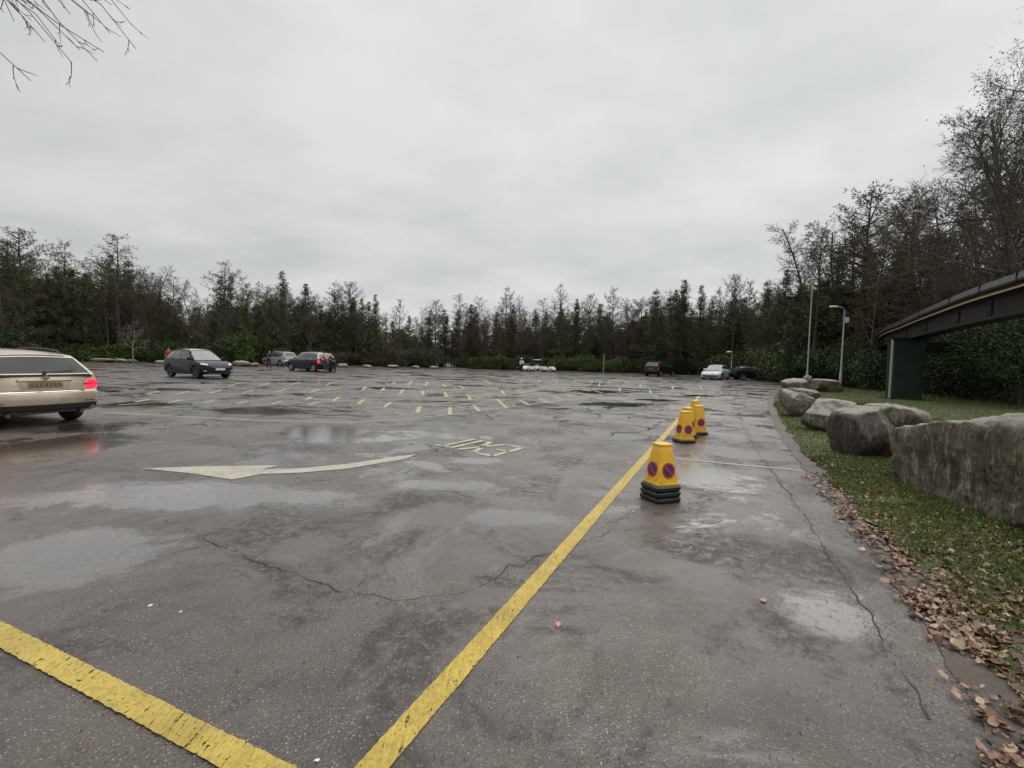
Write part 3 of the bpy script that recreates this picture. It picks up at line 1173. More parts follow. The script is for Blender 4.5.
# ------------------------------------------------------------------ cars
M['tyre'] = simple('tyre', c3(0.014, 0.014, 0.014), .6, var=.3)
M['rim'] = simple('alloy_rim', c3(0.30, 0.31, 0.32), .3, .7)
M['rim_dark'] = simple('dark_alloy_rim', c3(0.08, 0.08, 0.085), .35, .6)
M['black_plastic'] = simple('black_trim', c3(0.016, 0.016, 0.017), .5, var=.2)
M['chrome'] = simple('chrome', c3(0.6, 0.6, 0.6), .12, 1.0, .05)
M['tail_red_lit'] = simple('tail_light_lit', c3(0.5, 0.01, 0.01), .2, emit=(1.0, 0.012, 0.03, 3.5))
M['tail_red_dim'] = simple('tail_light_lens', c3(0.30, 0.012, 0.012), .15)
M['head'] = simple('headlight_lens', c3(0.45, 0.46, 0.48), .08)
M['plate_white'] = simple('white_number_plate', c3(0.62, 0.62, 0.60), .4)
M['plate_yellow'] = simple('dirty_yellow_number_plate', c3(0.17, 0.115, 0.05), .5, var=.3, scale=20)
M['plate_text'] = simple('plate_characters', c3(0.08, 0.058, 0.032), .5)
M['seat_dark'] = simple('car_interior', c3(0.02, 0.02, 0.022), .8)


def car_paint(name, col, metal=.35, dirt=.15, rough=.28, coat=.7):
    m, t, p = mat(name)
    P = t.new('ShaderNodeTexCoord').outputs['Object']
    n1 = t.noise(P, 3.0, 5, .6)
    n2 = t.noise(P, 140, 2)
    z = t.new('ShaderNodeSeparateXYZ', {0: P}).outputs[2]
    low = t.math('MULTIPLY', t.ramp(z, 0.15, 0.75, 1.0, 0.0), t.ramp(n1, .25, .7, .3, 1.0))
    cc = t.mix(t.math('MULTIPLY', low, dirt * 2.2), col, c3(.10, .085, .07))
    cc = t.mix(t.math('MULTIPLY', t.ramp(n1, .4, .7), dirt), cc, c3(.12, .105, .09))
    t.put(p.inputs['Base Color'], cc)
    p.inputs['Metallic'].default_value = metal
    t.put(p.inputs['Roughness'], t.ramp(n1, .3, .7, rough, rough + .15))
    p.inputs['Coat Weight'].default_value = coat
    p.inputs['Specular IOR Level'].default_value = .5 if coat > .5 else .25
    p.inputs['Coat Roughness'].default_value = .08
    t.put(p.inputs['Normal'], t.bump(n2, .03, .002))
    return m


def glass_mat(name, tint=(0.02, 0.025, 0.024), rough=.06, coat=1.0, ior=1.6):
    m, t, p = mat(name)
    P = t.new('ShaderNodeTexCoord').outputs['Object']
    n1 = t.noise(P, 2.5, 4, .6)
    t.put(p.inputs['Base Color'], t.mix(n1, tuple(c * .6 for c in tint) + (1,), tuple(c * 1.6 for c in tint) + (1,)))
    t.put(p.inputs['Roughness'], t.ramp(n1, .3, .7, rough, rough + .08))
    p.inputs['IOR'].default_value = ior
    p.inputs['Coat Weight'].default_value = coat
    return m


M['glass'] = glass_mat('car_glass')
M['glass_pale'] = glass_mat('rear_glass', (.035, .045, .042), .08)
M['glass_dim'] = glass_mat('estate_rear_glass', (.020, .027, .025), .10, .0, 1.38)


def lerp(a, b, f):
    return a + (b - a) * f


def interp(tab, x):
    if x <= tab[0][0]:
        return tab[0][1]
    for (x0, y0), (x1, y1) in zip(tab[:-1], tab[1:]):
        if x <= x1:
            f = (x - x0) / (x1 - x0)
            return y0 + (y1 - y0) * f
    return tab[-1][1]


def densify(P, n=3):
    res = []
    N = len(P)
    for i in range(N):
        p0, p1, p2, p3 = [Vector(P[j % N]) for j in (i - 1, i, i + 1, i + 2)]
        sharp = (p2 - p1).length < .12
        k_n = 1 if sharp else n
        for k in range(k_n):
            f = k / k_n
            lin = p1.lerp(p2, f)
            cr = 0.5 * ((2 * p1) + (p2 - p0) * f + (2 * p0 - 5 * p1 + 4 * p2 - p3) * f * f + (3 * p1 - p0 - 3 * p2 + p3) * f ** 3)
            res.append(lin.lerp(cr, .35))
    return res


def make_car(S, loc, heading, label, cat, group=None):
    """S: spec. car local frame +X forward. heading: world angle of +X"""
    root = empty(S.get('name', 'car'), loc, heading, label, cat, group)
    Wd = S['W']
    L = S['L']
    hw = Wd / 2
    paint = S['paint']
    prof = densify([(x, z) for x, z in S['profile']], 3)
    tuck_f, tuck_r = S.get('tuck', (.32, .20))

    def body_pt(x, z, f):
        e = abs(x) / (L / 2)
        tk = (tuck_f if x > 0 else tuck_r) * (e ** 4) * (abs(f) ** 2.6)
        return x - math.copysign(tk, x), z
    zlo, zhi = min(z for x, z in prof), max(z for x, z in prof)
    stations = [(0, 1, 0), (.3, 1, 0), (.55, 1, 0), (.75, .998, 0), (.88, .99, .0), (.955, .97, .02), (.985, .93, .06), (1.0, .86, .10)]
    rings = []
    for sgn in (-1, 1):
        for f, kz, ins in (stations[::-1] if sgn < 0 else stations[1:]):
            r = []
            for p in prof:
                x, z = body_pt(p.x, p.y, f)
                zc = .62
                r.append(Vector((x * (1 - ins * .12), sgn * f * hw, zc + (z - zc) * (kz if z > zc else max(.72, 1 - (1 - kz) * 1.6)))))
            rings.append(r)
    mb = MB()
    loft(mb, rings)
    V0, F0 = list(mb.v), list(mb.f)
    bvh = BVHTree.FromPolygons([tuple(v) for v in V0], F0)
    me = mb.mesh('body', [paint, M['black_plastic']], angle=30)
    tmp = bpy.data.objects.new('body', me)
    link(tmp)
    # wheel arches
    wr = S['wr']
    wx = S['wx']
    cut = MB()
    for x in wx:
        for sg in (-1, 1):
            ri = [Vector((x + (wr + .055) * math.cos(a), sg * (hw - .30), wr + (wr + .055) * math.sin(a))) for a in [2 * PI * k / 28 for k in range(28)]]
            ro = [Vector((p.x, sg * (hw + .2), p.z)) for p in ri]
            loft(cut, [ri, ro] if sg < 0 else [ro, ri])
    cme = cut.mesh('cutter', M['black_plastic'], smooth=False)
    import bmesh
    for m_ in (cme,):
        bm = bmesh.new()
        bm.from_mesh(m_)
        bmesh.ops.recalc_face_normals(bm, faces=bm.faces)
        bm.to_mesh(m_)
        bm.free()
    bm = bmesh.new()
    bm.from_mesh(me)
    bmesh.ops.recalc_face_normals(bm, faces=bm.faces)
    bm.to_mesh(me)
    bm.free()
    co_ = link(bpy.data.objects.new('cutter', cme))
    md_ = tmp.modifiers.new('b', 'BOOLEAN')
    md_.object = co_
    md_.operation = 'DIFFERENCE'
    md_.solver = 'EXACT'
    md_.material_mode = 'TRANSFER'
    dg = bpy.context.evaluated_depsgraph_get()
    dg.update()
    nm = bpy.data.meshes.new_from_object(tmp.evaluated_get(dg))
    nm.name = 'body'
    tmp.modifiers.clear()
    bpy.data.objects.remove(co_)
    tmp.data = nm
    tmp.parent = root
    body = tmp

    # --- projected patches
    def patch(name, m, end, corners, nu=6, nv=3, off=.006, parent=root, mirror=False, label=None):
        """corners: (y,z) x4 in order bl, br, tr, tl ; end +1 front, -1 rear, 's' side (x,z)"""
        res = []
        for mir in ((1, -1) if mirror else (1,)):
            front, back = [], []
            ok = True
            for j in range(nv + 1):
                r0, r1 = [], []
                for i in range(nu + 1):
                    u, v = i / nu, j / nv
                    a = Vector(corners[0]).lerp(Vector(corners[1]), u)
                    b_ = Vector(corners[3]).lerp(Vector(corners[2]), u)
                    q = a.lerp(b_, v)
                    if end == 's':
                        o_, d_ = Vector((q.x, mir * 3, q.y)), Vector((0, -mir, 0))
                    else:
                        o_, d_ = Vector((end * 6, q.x * mir, q.y)), Vector((-end, 0, 0))
                    hit = bvh.ray_cast(o_, d_)[0]
                    if hit is None:
                        if end == 's':
                            hit = Vector((q.x, mir * hw, q.y))
                        else:
                            hit = Vector((end * L / 2, q.x * mir, q.y))
                            hh = bvh.find_nearest(hit)[0]
                            hit = Vector((hh.x, hit.y, hit.z))
                    r0.append(hit - d_ * off)
                    r1.append(hit + d_ * .02)
                front.append(r0)
                back.append(r1)
            mbp = MB()
            mbp.grid(front)
            mbp.grid([r for r in back])
            n_u, n_v = nu, nv
            border_f = front[0] + [front[j][-1] for j in range(1, n_v + 1)] + front[-1][::-1][1:] + [front[j][0] for j in range(n_v - 1, 0, -1)]
            border_b = back[0] + [back[j][-1] for j in range(1, n_v + 1)] + back[-1][::-1][1:] + [back[j][0] for j in range(n_v - 1, 0, -1)]
            loft(mbp, [border_f, border_b], False, False)
            o_ = mbp.build(name, m, parent, angle=40)
            if label:
                o_['label'] = label
            res.append(o_)
        return res[0] if not mirror else res

    # --- greenhouse
    G = S['green']
    xb0, xb1, xr0, xr1 = G['xb0'], G['xb1'], G['xr0'], G['xr1']
    belt, roof = G['belt'], G['roof']          # tables of z by s
    wb, wrf = G['wb'] * hw, G['wr'] * hw
    bowf, bowr = G.get('bow', (.16, .06))

    def side(s, tt, sg=1, inset=0.0):
        X = lerp(lerp(xb0, xb1, s), lerp(xr0, xr1, s), tt)
        wB = wb * (1 - .10 * max(0, s - .6) / .4 * max(0, s - .6) / .4 - .05 * (max(0, .25 - s) / .25) ** 2)
        wR = wrf * (1 - .10 * max(0, s - .5) / .5 * max(0, s - .5) / .5 - .05 * (max(0, .25 - s) / .25) ** 2)
        Y = lerp(wB, wR, tt) + .035 * math.sin(PI * tt) - inset
        Z = lerp(interp(belt, s), interp(roof, s), tt)
        return Vector((X, sg * Y, Z))

    def frontp(u, tt, inset=0.0):
        p_ = side(1, tt)
        return Vector((p_.x + bowf * (1 - u * u) - inset, u * p_.y, p_.z + .03 * (1 - u * u) * tt))

    def rearp(u, tt, inset=0.0):
        p_ = side(0, tt)
        return Vector((p_.x - bowr * (1 - u * u) + inset, u * p_.y, p_.z + .03 * (1 - u * u) * tt))

    def roofp(s, u):
        p_ = side(s, 1)
        bx = bowf * (1 - u * u) * max(0, (s - .7) / .3) - bowr * (1 - u * u) * max(0, (.15 - s) / .15)
        return Vector((p_.x + bx, u * p_.y, p_.z + (.03 + .025 * math.sin(PI * s)) * (1 - u * u)))

    def frame(mb_, fn, ub, vb, u0, u1, v0, v1, glass_rects):
        us = sorted(set([lerp(u0, u1, k / 10) for k in range(11)] + [q for r in glass_rects for q in r[:2]]))
        vs = sorted(set([v0, v1] + [q for r in glass_rects for q in r[2:]]))
        for i in range(len(us) - 1):
            for j in range(len(vs) - 1):
                um, vm = (us[i] + us[i + 1]) / 2, (vs[j] + vs[j + 1]) / 2
                if any(r[0] < um < r[1] and r[2] < vm < r[3] for r in glass_rects):
                    continue
                a = [fn(us[i], vs[j]), fn(us[i + 1], vs[j]), fn(us[i + 1], vs[j + 1]), fn(us[i], vs[j + 1])]
                mb_.add(a, [(0, 1, 2, 3)])
    cab = MB()
    wins = G['windows']
    gt = (.05, .90)
    for sg in (-1, 1):
        frame(cab, lambda s, tt: side(s, tt, sg), 0, 0, 0, 1, 0, 1, [(a, b, gt[0], gt[1]) for a, b in wins])
    frame(cab, lambda u, tt: frontp(u, tt), 0, 0, -1, 1, 0, 1, [(-.94, .94, .02, .96)])
    rt = G.get('rear_t', (.06, .9))
    ru = G.get('rear_u', .9)
    frame(cab, lambda u, tt: rearp(u, tt), 0, 0, -1, 1, 0, 1, [(-ru, ru, rt[0], rt[1])])
    cab.build('cabin_frame', S.get('pillar_mat', paint), root, angle=60)
    rm = MB()
    rm.grid([[roofp(s_ / 10, u_ / 4 - 1) for u_ in range(9)] for s_ in range(11)])
    rmo = rm.build('roof', S.get('roof_mat', paint), root, angle=60)
    for sg in (-1, 1):
        for a, b_ in wins:
            g = MB()
            e = .012
            g.grid([[side(lerp(a - e, b_ + e, i / 5), lerp(gt[0] - .04, gt[1] + .04, j / 3), sg, .008) for i in range(6)] for j in range(4)])
            g.build('side_window', M['glass'], root, angle=60)
    g = MB()
    g.grid([[frontp(-.96 + 1.92 * i / 10, lerp(.0, .98, j / 4), .012) for i in range(11)] for j in range(5)])
    g.build('windscreen', S.get('screen_mat', M['glass']), root, angle=60)
    g = MB()
    g.grid([[rearp(lerp(-ru - .03, ru + .03, i / 10), lerp(rt[0] - .03, rt[1] + .03, j / 4), .012) for i in range(11)] for j in range(5)])
    rear_win = g.build('rear_window', S.get('rear_mat', M['glass']), root, angle=60)
    # belt filler deck under the cabin
    fl = MB()
    fl.grid([[Vector((lerp(xb0 - bowr, xb1 + bowf, i / 8), lerp(-wb, wb, j / 4), min(interp(belt, i / 8), interp(belt, 0)) - .03)) for i in range(9)] for j in range(5)])
    fl.build('parcel_deck', M['seat_dark'], root)

    # --- wheels
    wmb = MB()
    R_ = wr
    tw = S.get('tw', .215)
    wmb.lathe([(R_ * .66, -tw / 2 + .01), (R_ * .80, -tw / 2), (R_ * .93, -tw / 2 + .005), (R_, -tw / 2 + .035), (R_, tw / 2 - .035), (R_ * .93, tw / 2 - .005), (R_ * .8, tw / 2), (R_ * .66, tw / 2 - .01), (R_ * .64, 0)], 28, 'Y')
    tyre_me = wmb.mesh('tyre', M['tyre'])
    rmb = MB()
    rr_ = R_ * .67
    rmb.lathe([(rr_, -tw / 2 + .012), (rr_ * .93, -tw / 2 + .02), (rr_ * .9, -.01), (0.01, -.01)], 28, 'Y')
    rmb.lathe([(0.001, -tw / 2 + .02), (.055, -tw / 2 + .022), (.07, -tw / 2 + .05), (.07, 0)], 14, 'Y')
    for k in range(5):
        for dd in (-.12, .12):
            a = 2 * PI * k / 5 + dd
            d = Vector((math.cos(a), 0, math.sin(a)))
            Rm = Matrix.Rotation(-a, 3, 'Y')
            rmb.box(d * rr_ * .52 + Vector((0, -tw / 2 + .035, 0)), (rr_ * .85, .03, .035), .006, 0, Rm)
    rim_me = rmb.mesh('rim', S.get('rim_mat', M['rim']))
    for x in wx:
        for sg in (-1, 1):
            we = bpy.data.objects.new('wheel', tyre_me)
            link(we)
            we.parent = root
            we.location = (x, sg * (hw - tw / 2 - .02), wr)
            if sg > 0:
                we.rotation_euler = (0, 0, PI)
            ro_ = obj('rim', rim_me, we)
    # --- mirrors, handles
    for sg in (-1, 1):
        mm = MB()
        p_ = side(.93, .08, sg)
        mm.box(p_ + Vector((.02, sg * .12, .05)), (.12, .20, .14), .04)
        mm.build('wing_mirror', S.get('mirror_mat', paint), root)
    for x in S.get('handles', (-.55, .45)):
        for sg in (-1, 1):
            zb = interp(belt, .5) - .1
            hit = bvh.ray_cast(Vector((x, sg * 3, zb)), Vector((0, -sg, 0)))[0]
            if hit:
                mm = MB()
                mm.box(hit + Vector((0, sg * .012, 0)), (.17, .03, .03), .01)
                mm.build('door_handle', paint, root)
    # sill cladding
    patch('sill', M['black_plastic'], 's', [(wx[0] + wr + .08, .22), (wx[1] - wr - .08, .22), (wx[1] - wr - .08, .36 if S.get('clad') else .29), (wx[0] + wr + .08, .36 if S.get('clad') else .29)], 6, 1, .008, mirror=True)
    for x in S.get('seams', (-.95, .0, .95)):
        patch('door_seam', M['black_plastic'], 's', [(x - .006, .34), (x + .006, .34), (x + .006, interp(belt, .5) - .03), (x - .006, interp(belt, .5) - .03)], 1, 4, .002, mirror=True)
    # --- ends
    for it in S['parts']:
        patch(*it[:4], **it[4])
    for fn in S.get('extra', []):
        fn(root, body, patch, side, roofp, rearp, rear_win)
    return root


def bars(y0, y1, z0, z1, n, end, root, patch):
    """unreadable plate characters"""
    for k in range(n):
        if k == 4:
            continue
        a = lerp(y0, y1, (k + .2) / n)
        b_ = lerp(y0, y1, (k + .8) / n)


# profiles: list (x,z) counter clockwise starting rear bottom
def prof_estate():
    return [(-2.12, .24), (-2.24, .30), (-2.29, .42), (-2.30, .54), (-2.28, .63), (-2.235, .67), (-2.22, .80), (-2.19, .93), (-2.12, .985), (-1.0, .975), (0.3, .94), (.88, .93),
            (1.4, .865), (1.9, .76), (2.18, .64), (2.28, .52), (2.29, .34), (2.2, .22), (1.6, .18), (0, .17), (-1.6, .19)]


def roof_rails(root, body, patch, side, roofp, rearp, rw, m='chrome', u=.80):
    for sg in (-1, 1):
        mb = MB()
        pts = []
        for k in range(13):
            s_ = lerp(.06, .86, k / 12)
            p_ = roofp(s_, sg * u)
            pts.append(p_ + Vector((0, 0, .055 if 0 < k < 12 else -.005)))
        mb.tube(pts, .016, 8)
        mb.build('roof_rail', M[m], root)


def estate_extra(root, body, patch, side, roofp, rearp, rw):
    roof_rails(root, body, patch, side, roofp, rearp, rw, 'black_plastic')
    # black strip over the rear window, wiper, aerial, exhausts
    mb = MB()
    for k in range(10):
        pass
    mb.grid([[roofp(0, u_ / 5 - 1) + Vector((.02 - .06 * j, 0, .004 - .022 * j)) for u_ in range(1, 10)] for j in range(2)])
    mb.build('spoiler_lip', root.children[0].data.materials[0], root)
    mb = MB()
    a, b_ = rearp(0.0, .10, -.02), rearp(-.62, .22, -.025)
    mb.tube([a, a.lerp(b_, .5) + Vector((-.01, 0, .0)), b_], .009, 6)
    mb.lathe([(.0, -.0), (.03, -.0), (.03, .03), (0, .03)], 10, 'X', rearp(0, .08, .0) + Vector((-.03, 0, 0)))
    mb.build('wiper', M['black_plastic'], rw)
    pl = patch('number_plate', M['plate_yellow'], -1, [(-.26, .735), (.26, .735), (.26, .845), (-.26, .845)], 4, 2, .014)
    for k in range(7):
        y0 = -.225 + k * .065 + (.02 if k >= 4 else 0)
        patch('plate_character', M['plate_text'], -1, [(y0, .757), (y0 + .038, .757), (y0 + .034, .823), (y0 + .006, .823)], 1, 1, .017, parent=pl)
    for sg in (-1, 1):
        mb = MB()
        mb.tube([(-2.24, sg * .55, .25), (-2.1, sg * .55, .25)], .035, 12)
        mb.build('exhaust', M['rim_dark'], root)
    # chrome line on the bumper
    patch('bumper_trim', M['chrome'], -1, [(-.80, .655), (.80, .655), (.80, .668), (-.80, .668)], 12, 1, .012)
    mb = MB()
    mb.lathe([(0, -.012), (.045, -.012), (.045, .0), (0, .0)], 20, 'X', (-2.238, 0, .925))
    mb.build('badge', M['chrome'], root)


champ = car_paint('champagne_paint', c3(0.46, 0.39, 0.29), .4, .25)
champ_shaded = car_paint('champagne_paint_shaded', c3(0.30, 0.25, 0.185), .3, .3)  # darker copy of the body paint: shade of the plate recess put into colour
estate = dict(name='estate_car', L=4.6, W=1.80, wr=.325, wx=(-1.40, 1.36), paint=champ, profile=prof_estate(), tuck=(.34, .16),
              green=dict(xb0=-2.12, xb1=.88, xr0=-1.78, xr1=.22, belt=[(0, .98), (.4, .965), (1, .94)], roof=[(0, 1.335), (.2, 1.375), (.6, 1.395), (.9, 1.38), (1, 1.36)],
                         wb=.955, wr=.70, windows=[(.045, .27), (.30, .585), (.62, .93)], rear_t=(.05, .84), rear_u=.93, bow=(.16, .07)),
              rear_mat=M['glass_dim'],
              parts=[('tail_light', M['tail_red_lit'], -1, [(.64, .70), (.885, .70), (.88, .87), (.71, .87)], dict(mirror=True, nu=6, nv=4, off=.012)),
                     ('light_divider', M['tail_red_dim'], -1, [(.64, .775), (.888, .775), (.888, .80), (.64, .80)], dict(mirror=True, nu=5, nv=1, off=.016)),
                     ('plate_recess', champ_shaded, -1, [(-.36, .70), (.36, .70), (.41, .865), (-.41, .865)], dict(nu=6, nv=2, off=.004)),
                     ('painted_recess_shadow', M['black_plastic'], -1, [(-.41, .853), (.41, .853), (.42, .872), (-.42, .872)], dict(nu=6, nv=1, off=.010)),  # black strip painted as the shadow along the top of the recess
                     ('tailgate_handle', champ, -1, [(-.40, .865), (.40, .865), (.40, .895), (-.40, .895)], dict(nu=6, nv=1, off=.02)),
                     ('tailgate_seam', M['black_plastic'], -1, [(-.72, .675), (.72, .675), (.72, .684), (-.72, .684)], dict(nu=10, nv=1, off=.003)),
                     ('diffuser', M['black_plastic'], -1, [(-.84, .24), (.84, .24), (.86, .42), (-.86, .42)], dict(nu=10, nv=3, off=.008)),
                     ('reflector', M['tail_red_dim'], -1, [(.62, .45), (.80, .45), (.80, .475), (.62, .475)], dict(mirror=True, nu=3, nv=1, off=.008)),
                     ('headlight', M['head'], 1, [(.50, .62), (.80, .62), (.80, .74), (.50, .72)], dict(mirror=True)),
                     ('grille', M['black_plastic'], 1, [(-.36, .5), (.36, .5), (.40, .68), (-.40, .68)], dict()),
                     ], extra=[estate_extra])

# heading: forward direction away and to the left
a_e = math.radians(48)
hdir = Vector((-math.sin(a_e), math.cos(a_e), 0))
rgt = Vector((math.cos(a_e), math.sin(a_e), 0))
pw = at(74, 417.5)
# local wheel at (-1.40,-.80)
cen = pw + hdir * 1.40 - rgt * .78
make_car(estate, (-10.8, 10.0, 0), math.radians(158), 'champagne estate car with lit red tail lights, driving away past a puddle', 'car')


def suv_profile(L, hb=1.0, hood=.92, nose=.80):
    h = L / 2
    return [(-h + .16, .30), (-h + .04, .38), (-h, .50), (-h, .66), (-h + .05, .72), (-h + .06, .86), (-h + .10, hb - .02), (-h + .2, hb + .01), (-h + 1.3, hb),
            (.4, hb - .03), (h - 1.20, hood + .03), (h - .8, hood), (h - .3, nose + .03), (h - .08, nose - .08), (h, nose - .22), (h - .01, .42), (h - .1, .28), (h - .6, .22), (0, .21), (-h + .6, .22)]


def front_parts(hlz, gz, w, plate='plate_white', grille_w=.42):
    return [('headlight', M['head'], 1, [(w - .34, hlz - .06), (w - .05, hlz - .02), (w - .04, hlz + .08), (w - .34, hlz + .03)], dict(mirror=True, nu=6, nv=2, off=.01)),
            ('grille', M['black_plastic'], 1, [(-grille_w, gz - .12), (grille_w, gz - .12), (grille_w + .06, gz + .05), (-grille_w - .06, gz + .05)], dict(nu=6, nv=2, off=.008)),
            ('lower_grille', M['black_plastic'], 1, [(-.62, .30), (.62, .30), (.66, .46), (-.66, .46)], dict(nu=8, nv=2, off=.006)),
            ('skid_trim', M['rim'], 1, [(-.60, .285), (.60, .285), (.60, .315), (-.60, .315)], dict(nu=8, nv=1, off=.012)),
            ('number_plate', M[plate], 1, [(-.26, .47), (.26, .47), (.26, .58), (-.26, .58)], dict(nu=4, nv=1, off=.018)),
            ('fog_light', M['head'], 1, [(w - .24, .40), (w - .12, .40), (w - .12, .46), (w - .24, .46)], dict(mirror=True, nu=2, nv=1, off=.012))]


def rear_parts(z, w, lit=False, plate='plate_yellow'):
    return [('tail_light', M['tail_red_lit' if lit else 'tail_red_dim'], -1, [(w - .22, z - .10), (w - .03, z - .10), (w - .03, z + .12), (w - .18, z + .12)], dict(mirror=True, nu=4, nv=3, off=.01)),
            ('number_plate', M[plate], -1, [(-.26, z - .06), (.26, z - .06), (.26, z + .05), (-.26, z + .05)], dict(nu=4, nv=1, off=.014)),
            ('bumper', M['black_plastic'], -1, [(-w + .04, .34), (w - .04, .34), (w - .02, .52), (-w + .02, .52)], dict(nu=10, nv=2, off=.008))]


def rails(*a):
    roof_rails(*a, m='black_plastic')


navy = car_paint('dark_navy_paint', c3(0.004, 0.006, 0.013), .0, .01, .1, .12)
cream = simple('cream_yellow_roof_tone', c3(0.50, 0.40, 0.17), .3, coat=.5)  # cream yellow tone on the roof panel alone, pillars stay navy
blackp = car_paint('black_paint', c3(0.008, 0.008, 0.009), .1, .02, .12, .22)
bluep = car_paint('dark_blue_paint', c3(0.006, 0.009, 0.026), .1, .02, .12, .22)
silver = car_paint('silver_paint', c3(0.36, 0.36, 0.36), .5, .12)
whitep = car_paint('pale_silver_paint', c3(0.60, 0.62, 0.63), .2, .08)


def hatch_spec(paint, L=4.2, W=1.78, H=1.53, hb=1.0, roof_mat=None, rim='rim', lit=False, pillar=None, name='crossover_car', rear_slant=.45, hood=.95, front=True, clad=True, wr=.34):
    h = L / 2
    s = dict(name=name, L=L, W=W, wr=wr, wx=(-h + .80, h - .84), paint=paint, profile=suv_profile(L, hb, hood, hood - .12), tuck=(.34, .22), clad=clad,
             green=dict(xb0=-h + .20, xb1=h - 1.12, xr0=-h + .20 + rear_slant, xr1=h - 1.85, belt=[(0, hb + .03), (.3, hb), (1, hb - .03)],
                        roof=[(0, H - .09), (.25, H - .02), (.6, H), (.9, H - .02), (1, H - .05)], wb=.95, wr=.70,
                        windows=[(.07, .26), (.30, .58), (.62, .93)], rear_t=(.1, .85)),
             rim_mat=M[rim], parts=front_parts(hood - .16, hood - .22, W / 2) + rear_parts(.86, W / 2, lit), extra=[rails],
             screen_mat=M['glass_pale'])
    if roof_mat:
        s['roof_mat'] = roof_mat
    if pillar:
        s['pillar_mat'] = pillar
    return s


def place_car(spec, wheel_px, wheel_local, heading_deg, label, cat, group=None):
    """put the given wheel's contact point at a ground pixel"""
    hd_ = math.radians(heading_deg)
    p_ = at(*wheel_px)
    lx, ly = wheel_local
    wxy = Vector((math.cos(hd_) * lx - math.sin(hd_) * ly, math.sin(hd_) * lx + math.cos(hd_) * ly, 0))
    c = p_ - wxy
    return make_car(spec, (c.x, c.y, 0), hd_, label, cat, group)


GP = 'cars parked about the far side of the lot'
# dark crossover: faces right and towards us
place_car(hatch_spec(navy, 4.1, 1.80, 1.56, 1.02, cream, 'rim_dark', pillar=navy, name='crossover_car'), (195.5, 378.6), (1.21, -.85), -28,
          'dark navy crossover with a cream yellow tone on its roof, standing alone in the middle of the lot', 'car')
# pale silver four by four, behind
place_car(hatch_spec(silver, 4.3, 1.80, 1.66, 1.05, name='off_road_car', rear_slant=.2), (280, 366.4), (-1.35, .85), 150,
          'silver off road car parked partly behind the dark blue one', 'car', GP)
# dark blue four by four side on, front to the left


def open_tail(root, body, patch, side, roofp, rearp, rw):
    # raised tailgate hinged at the roof
    mb = MB()
    R = Matrix.Rotation(math.radians(-8), 3, 'Y')
    p0 = roofp(0, 0)
    mb.box(p0 + Vector((-.42, 0, .03)), (.9, 1.2, .05), .02, 0, R)
    mb.build('tailgate', root.children[0].data.materials[0], root)


place_car(hatch_spec(bluep, 4.5, 1.85, 1.62, 1.03, silver, name='off_road_car', lit=True, rear_slant=.3, hood=.98, pillar=silver), (291, 370.8), (1.41, .87), 150,
          'dark blue off road car with a lit red tail light and silver roof', 'car', GP)
# black suv right, rear towards us
place_car(hatch_spec(blackp, 4.5, 1.88, 1.68, 1.05, name='off_road_car', rear_slant=.35), (661, 376.6), (-1.45, -.88), 47,
          'black off road car seen from behind at the far hedge', 'car', GP)


def sedan_profile(L):
    h = L / 2
    return [(-h + .14, .24), (-h + .02, .34), (-h, .48), (-h + .02, .66), (-h + .06, .86), (-h + .16, .93), (-h + .55, .95), (-.9, .93), (.3, .90), (h - 1.25, .89),
            (h - .7, .80), (h - .25, .70), (h - .05, .58), (h, .45), (h - .03, .28), (h - .15, .2), (h - .7, .17), (0, .16), (-h + .7, .18)]


def sedan_spec(paint, L=4.6, W=1.82, H=1.42, name='saloon_car', estate_=False):
    h = L / 2
    return dict(name=name, L=L, W=W, wr=.33, wx=(-h + .95, h - .88), paint=paint, profile=prof_estate() if estate_ else sedan_profile(L), tuck=(.34, .22),
                green=dict(xb0=-h + (.2 if estate_ else .5), xb1=h - 1.2, xr0=-h + (.55 if estate_ else 1.15), xr1=h - 1.95, belt=[(0, .95), (1, .91)],
                           roof=[(0, H - .08), (.3, H - .01), (.6, H), (1, H - .05)], wb=.93, wr=.68, windows=[(.1, .30), (.33, .6), (.63, .93)]),
                parts=front_parts(.66, .60, W / 2, grille_w=.34) + rear_parts(.78, W / 2), screen_mat=M['glass_pale'])


place_car(sedan_spec(whitep), (703, 379.4), (1.42, -.84), -127,
          'pale silver saloon car facing us with a dark grille at the far hedge', 'car', GP)
place_car(sedan_spec(car_paint('dark_estate_paint', c3(.010, .012, .018), .1, .02, .12, .25), estate_=True, name='estate_car'), (742.5, 380.2), (-1.35, -.8), -4,
          'dark estate car parked side on beside the pale silver saloon', 'car', GP)

# ------------------------------------------------------------------ golf buggies
M['buggy_white'] = simple('white_buggy_body', c3(.72, .73, .71), .3, coat=.4)


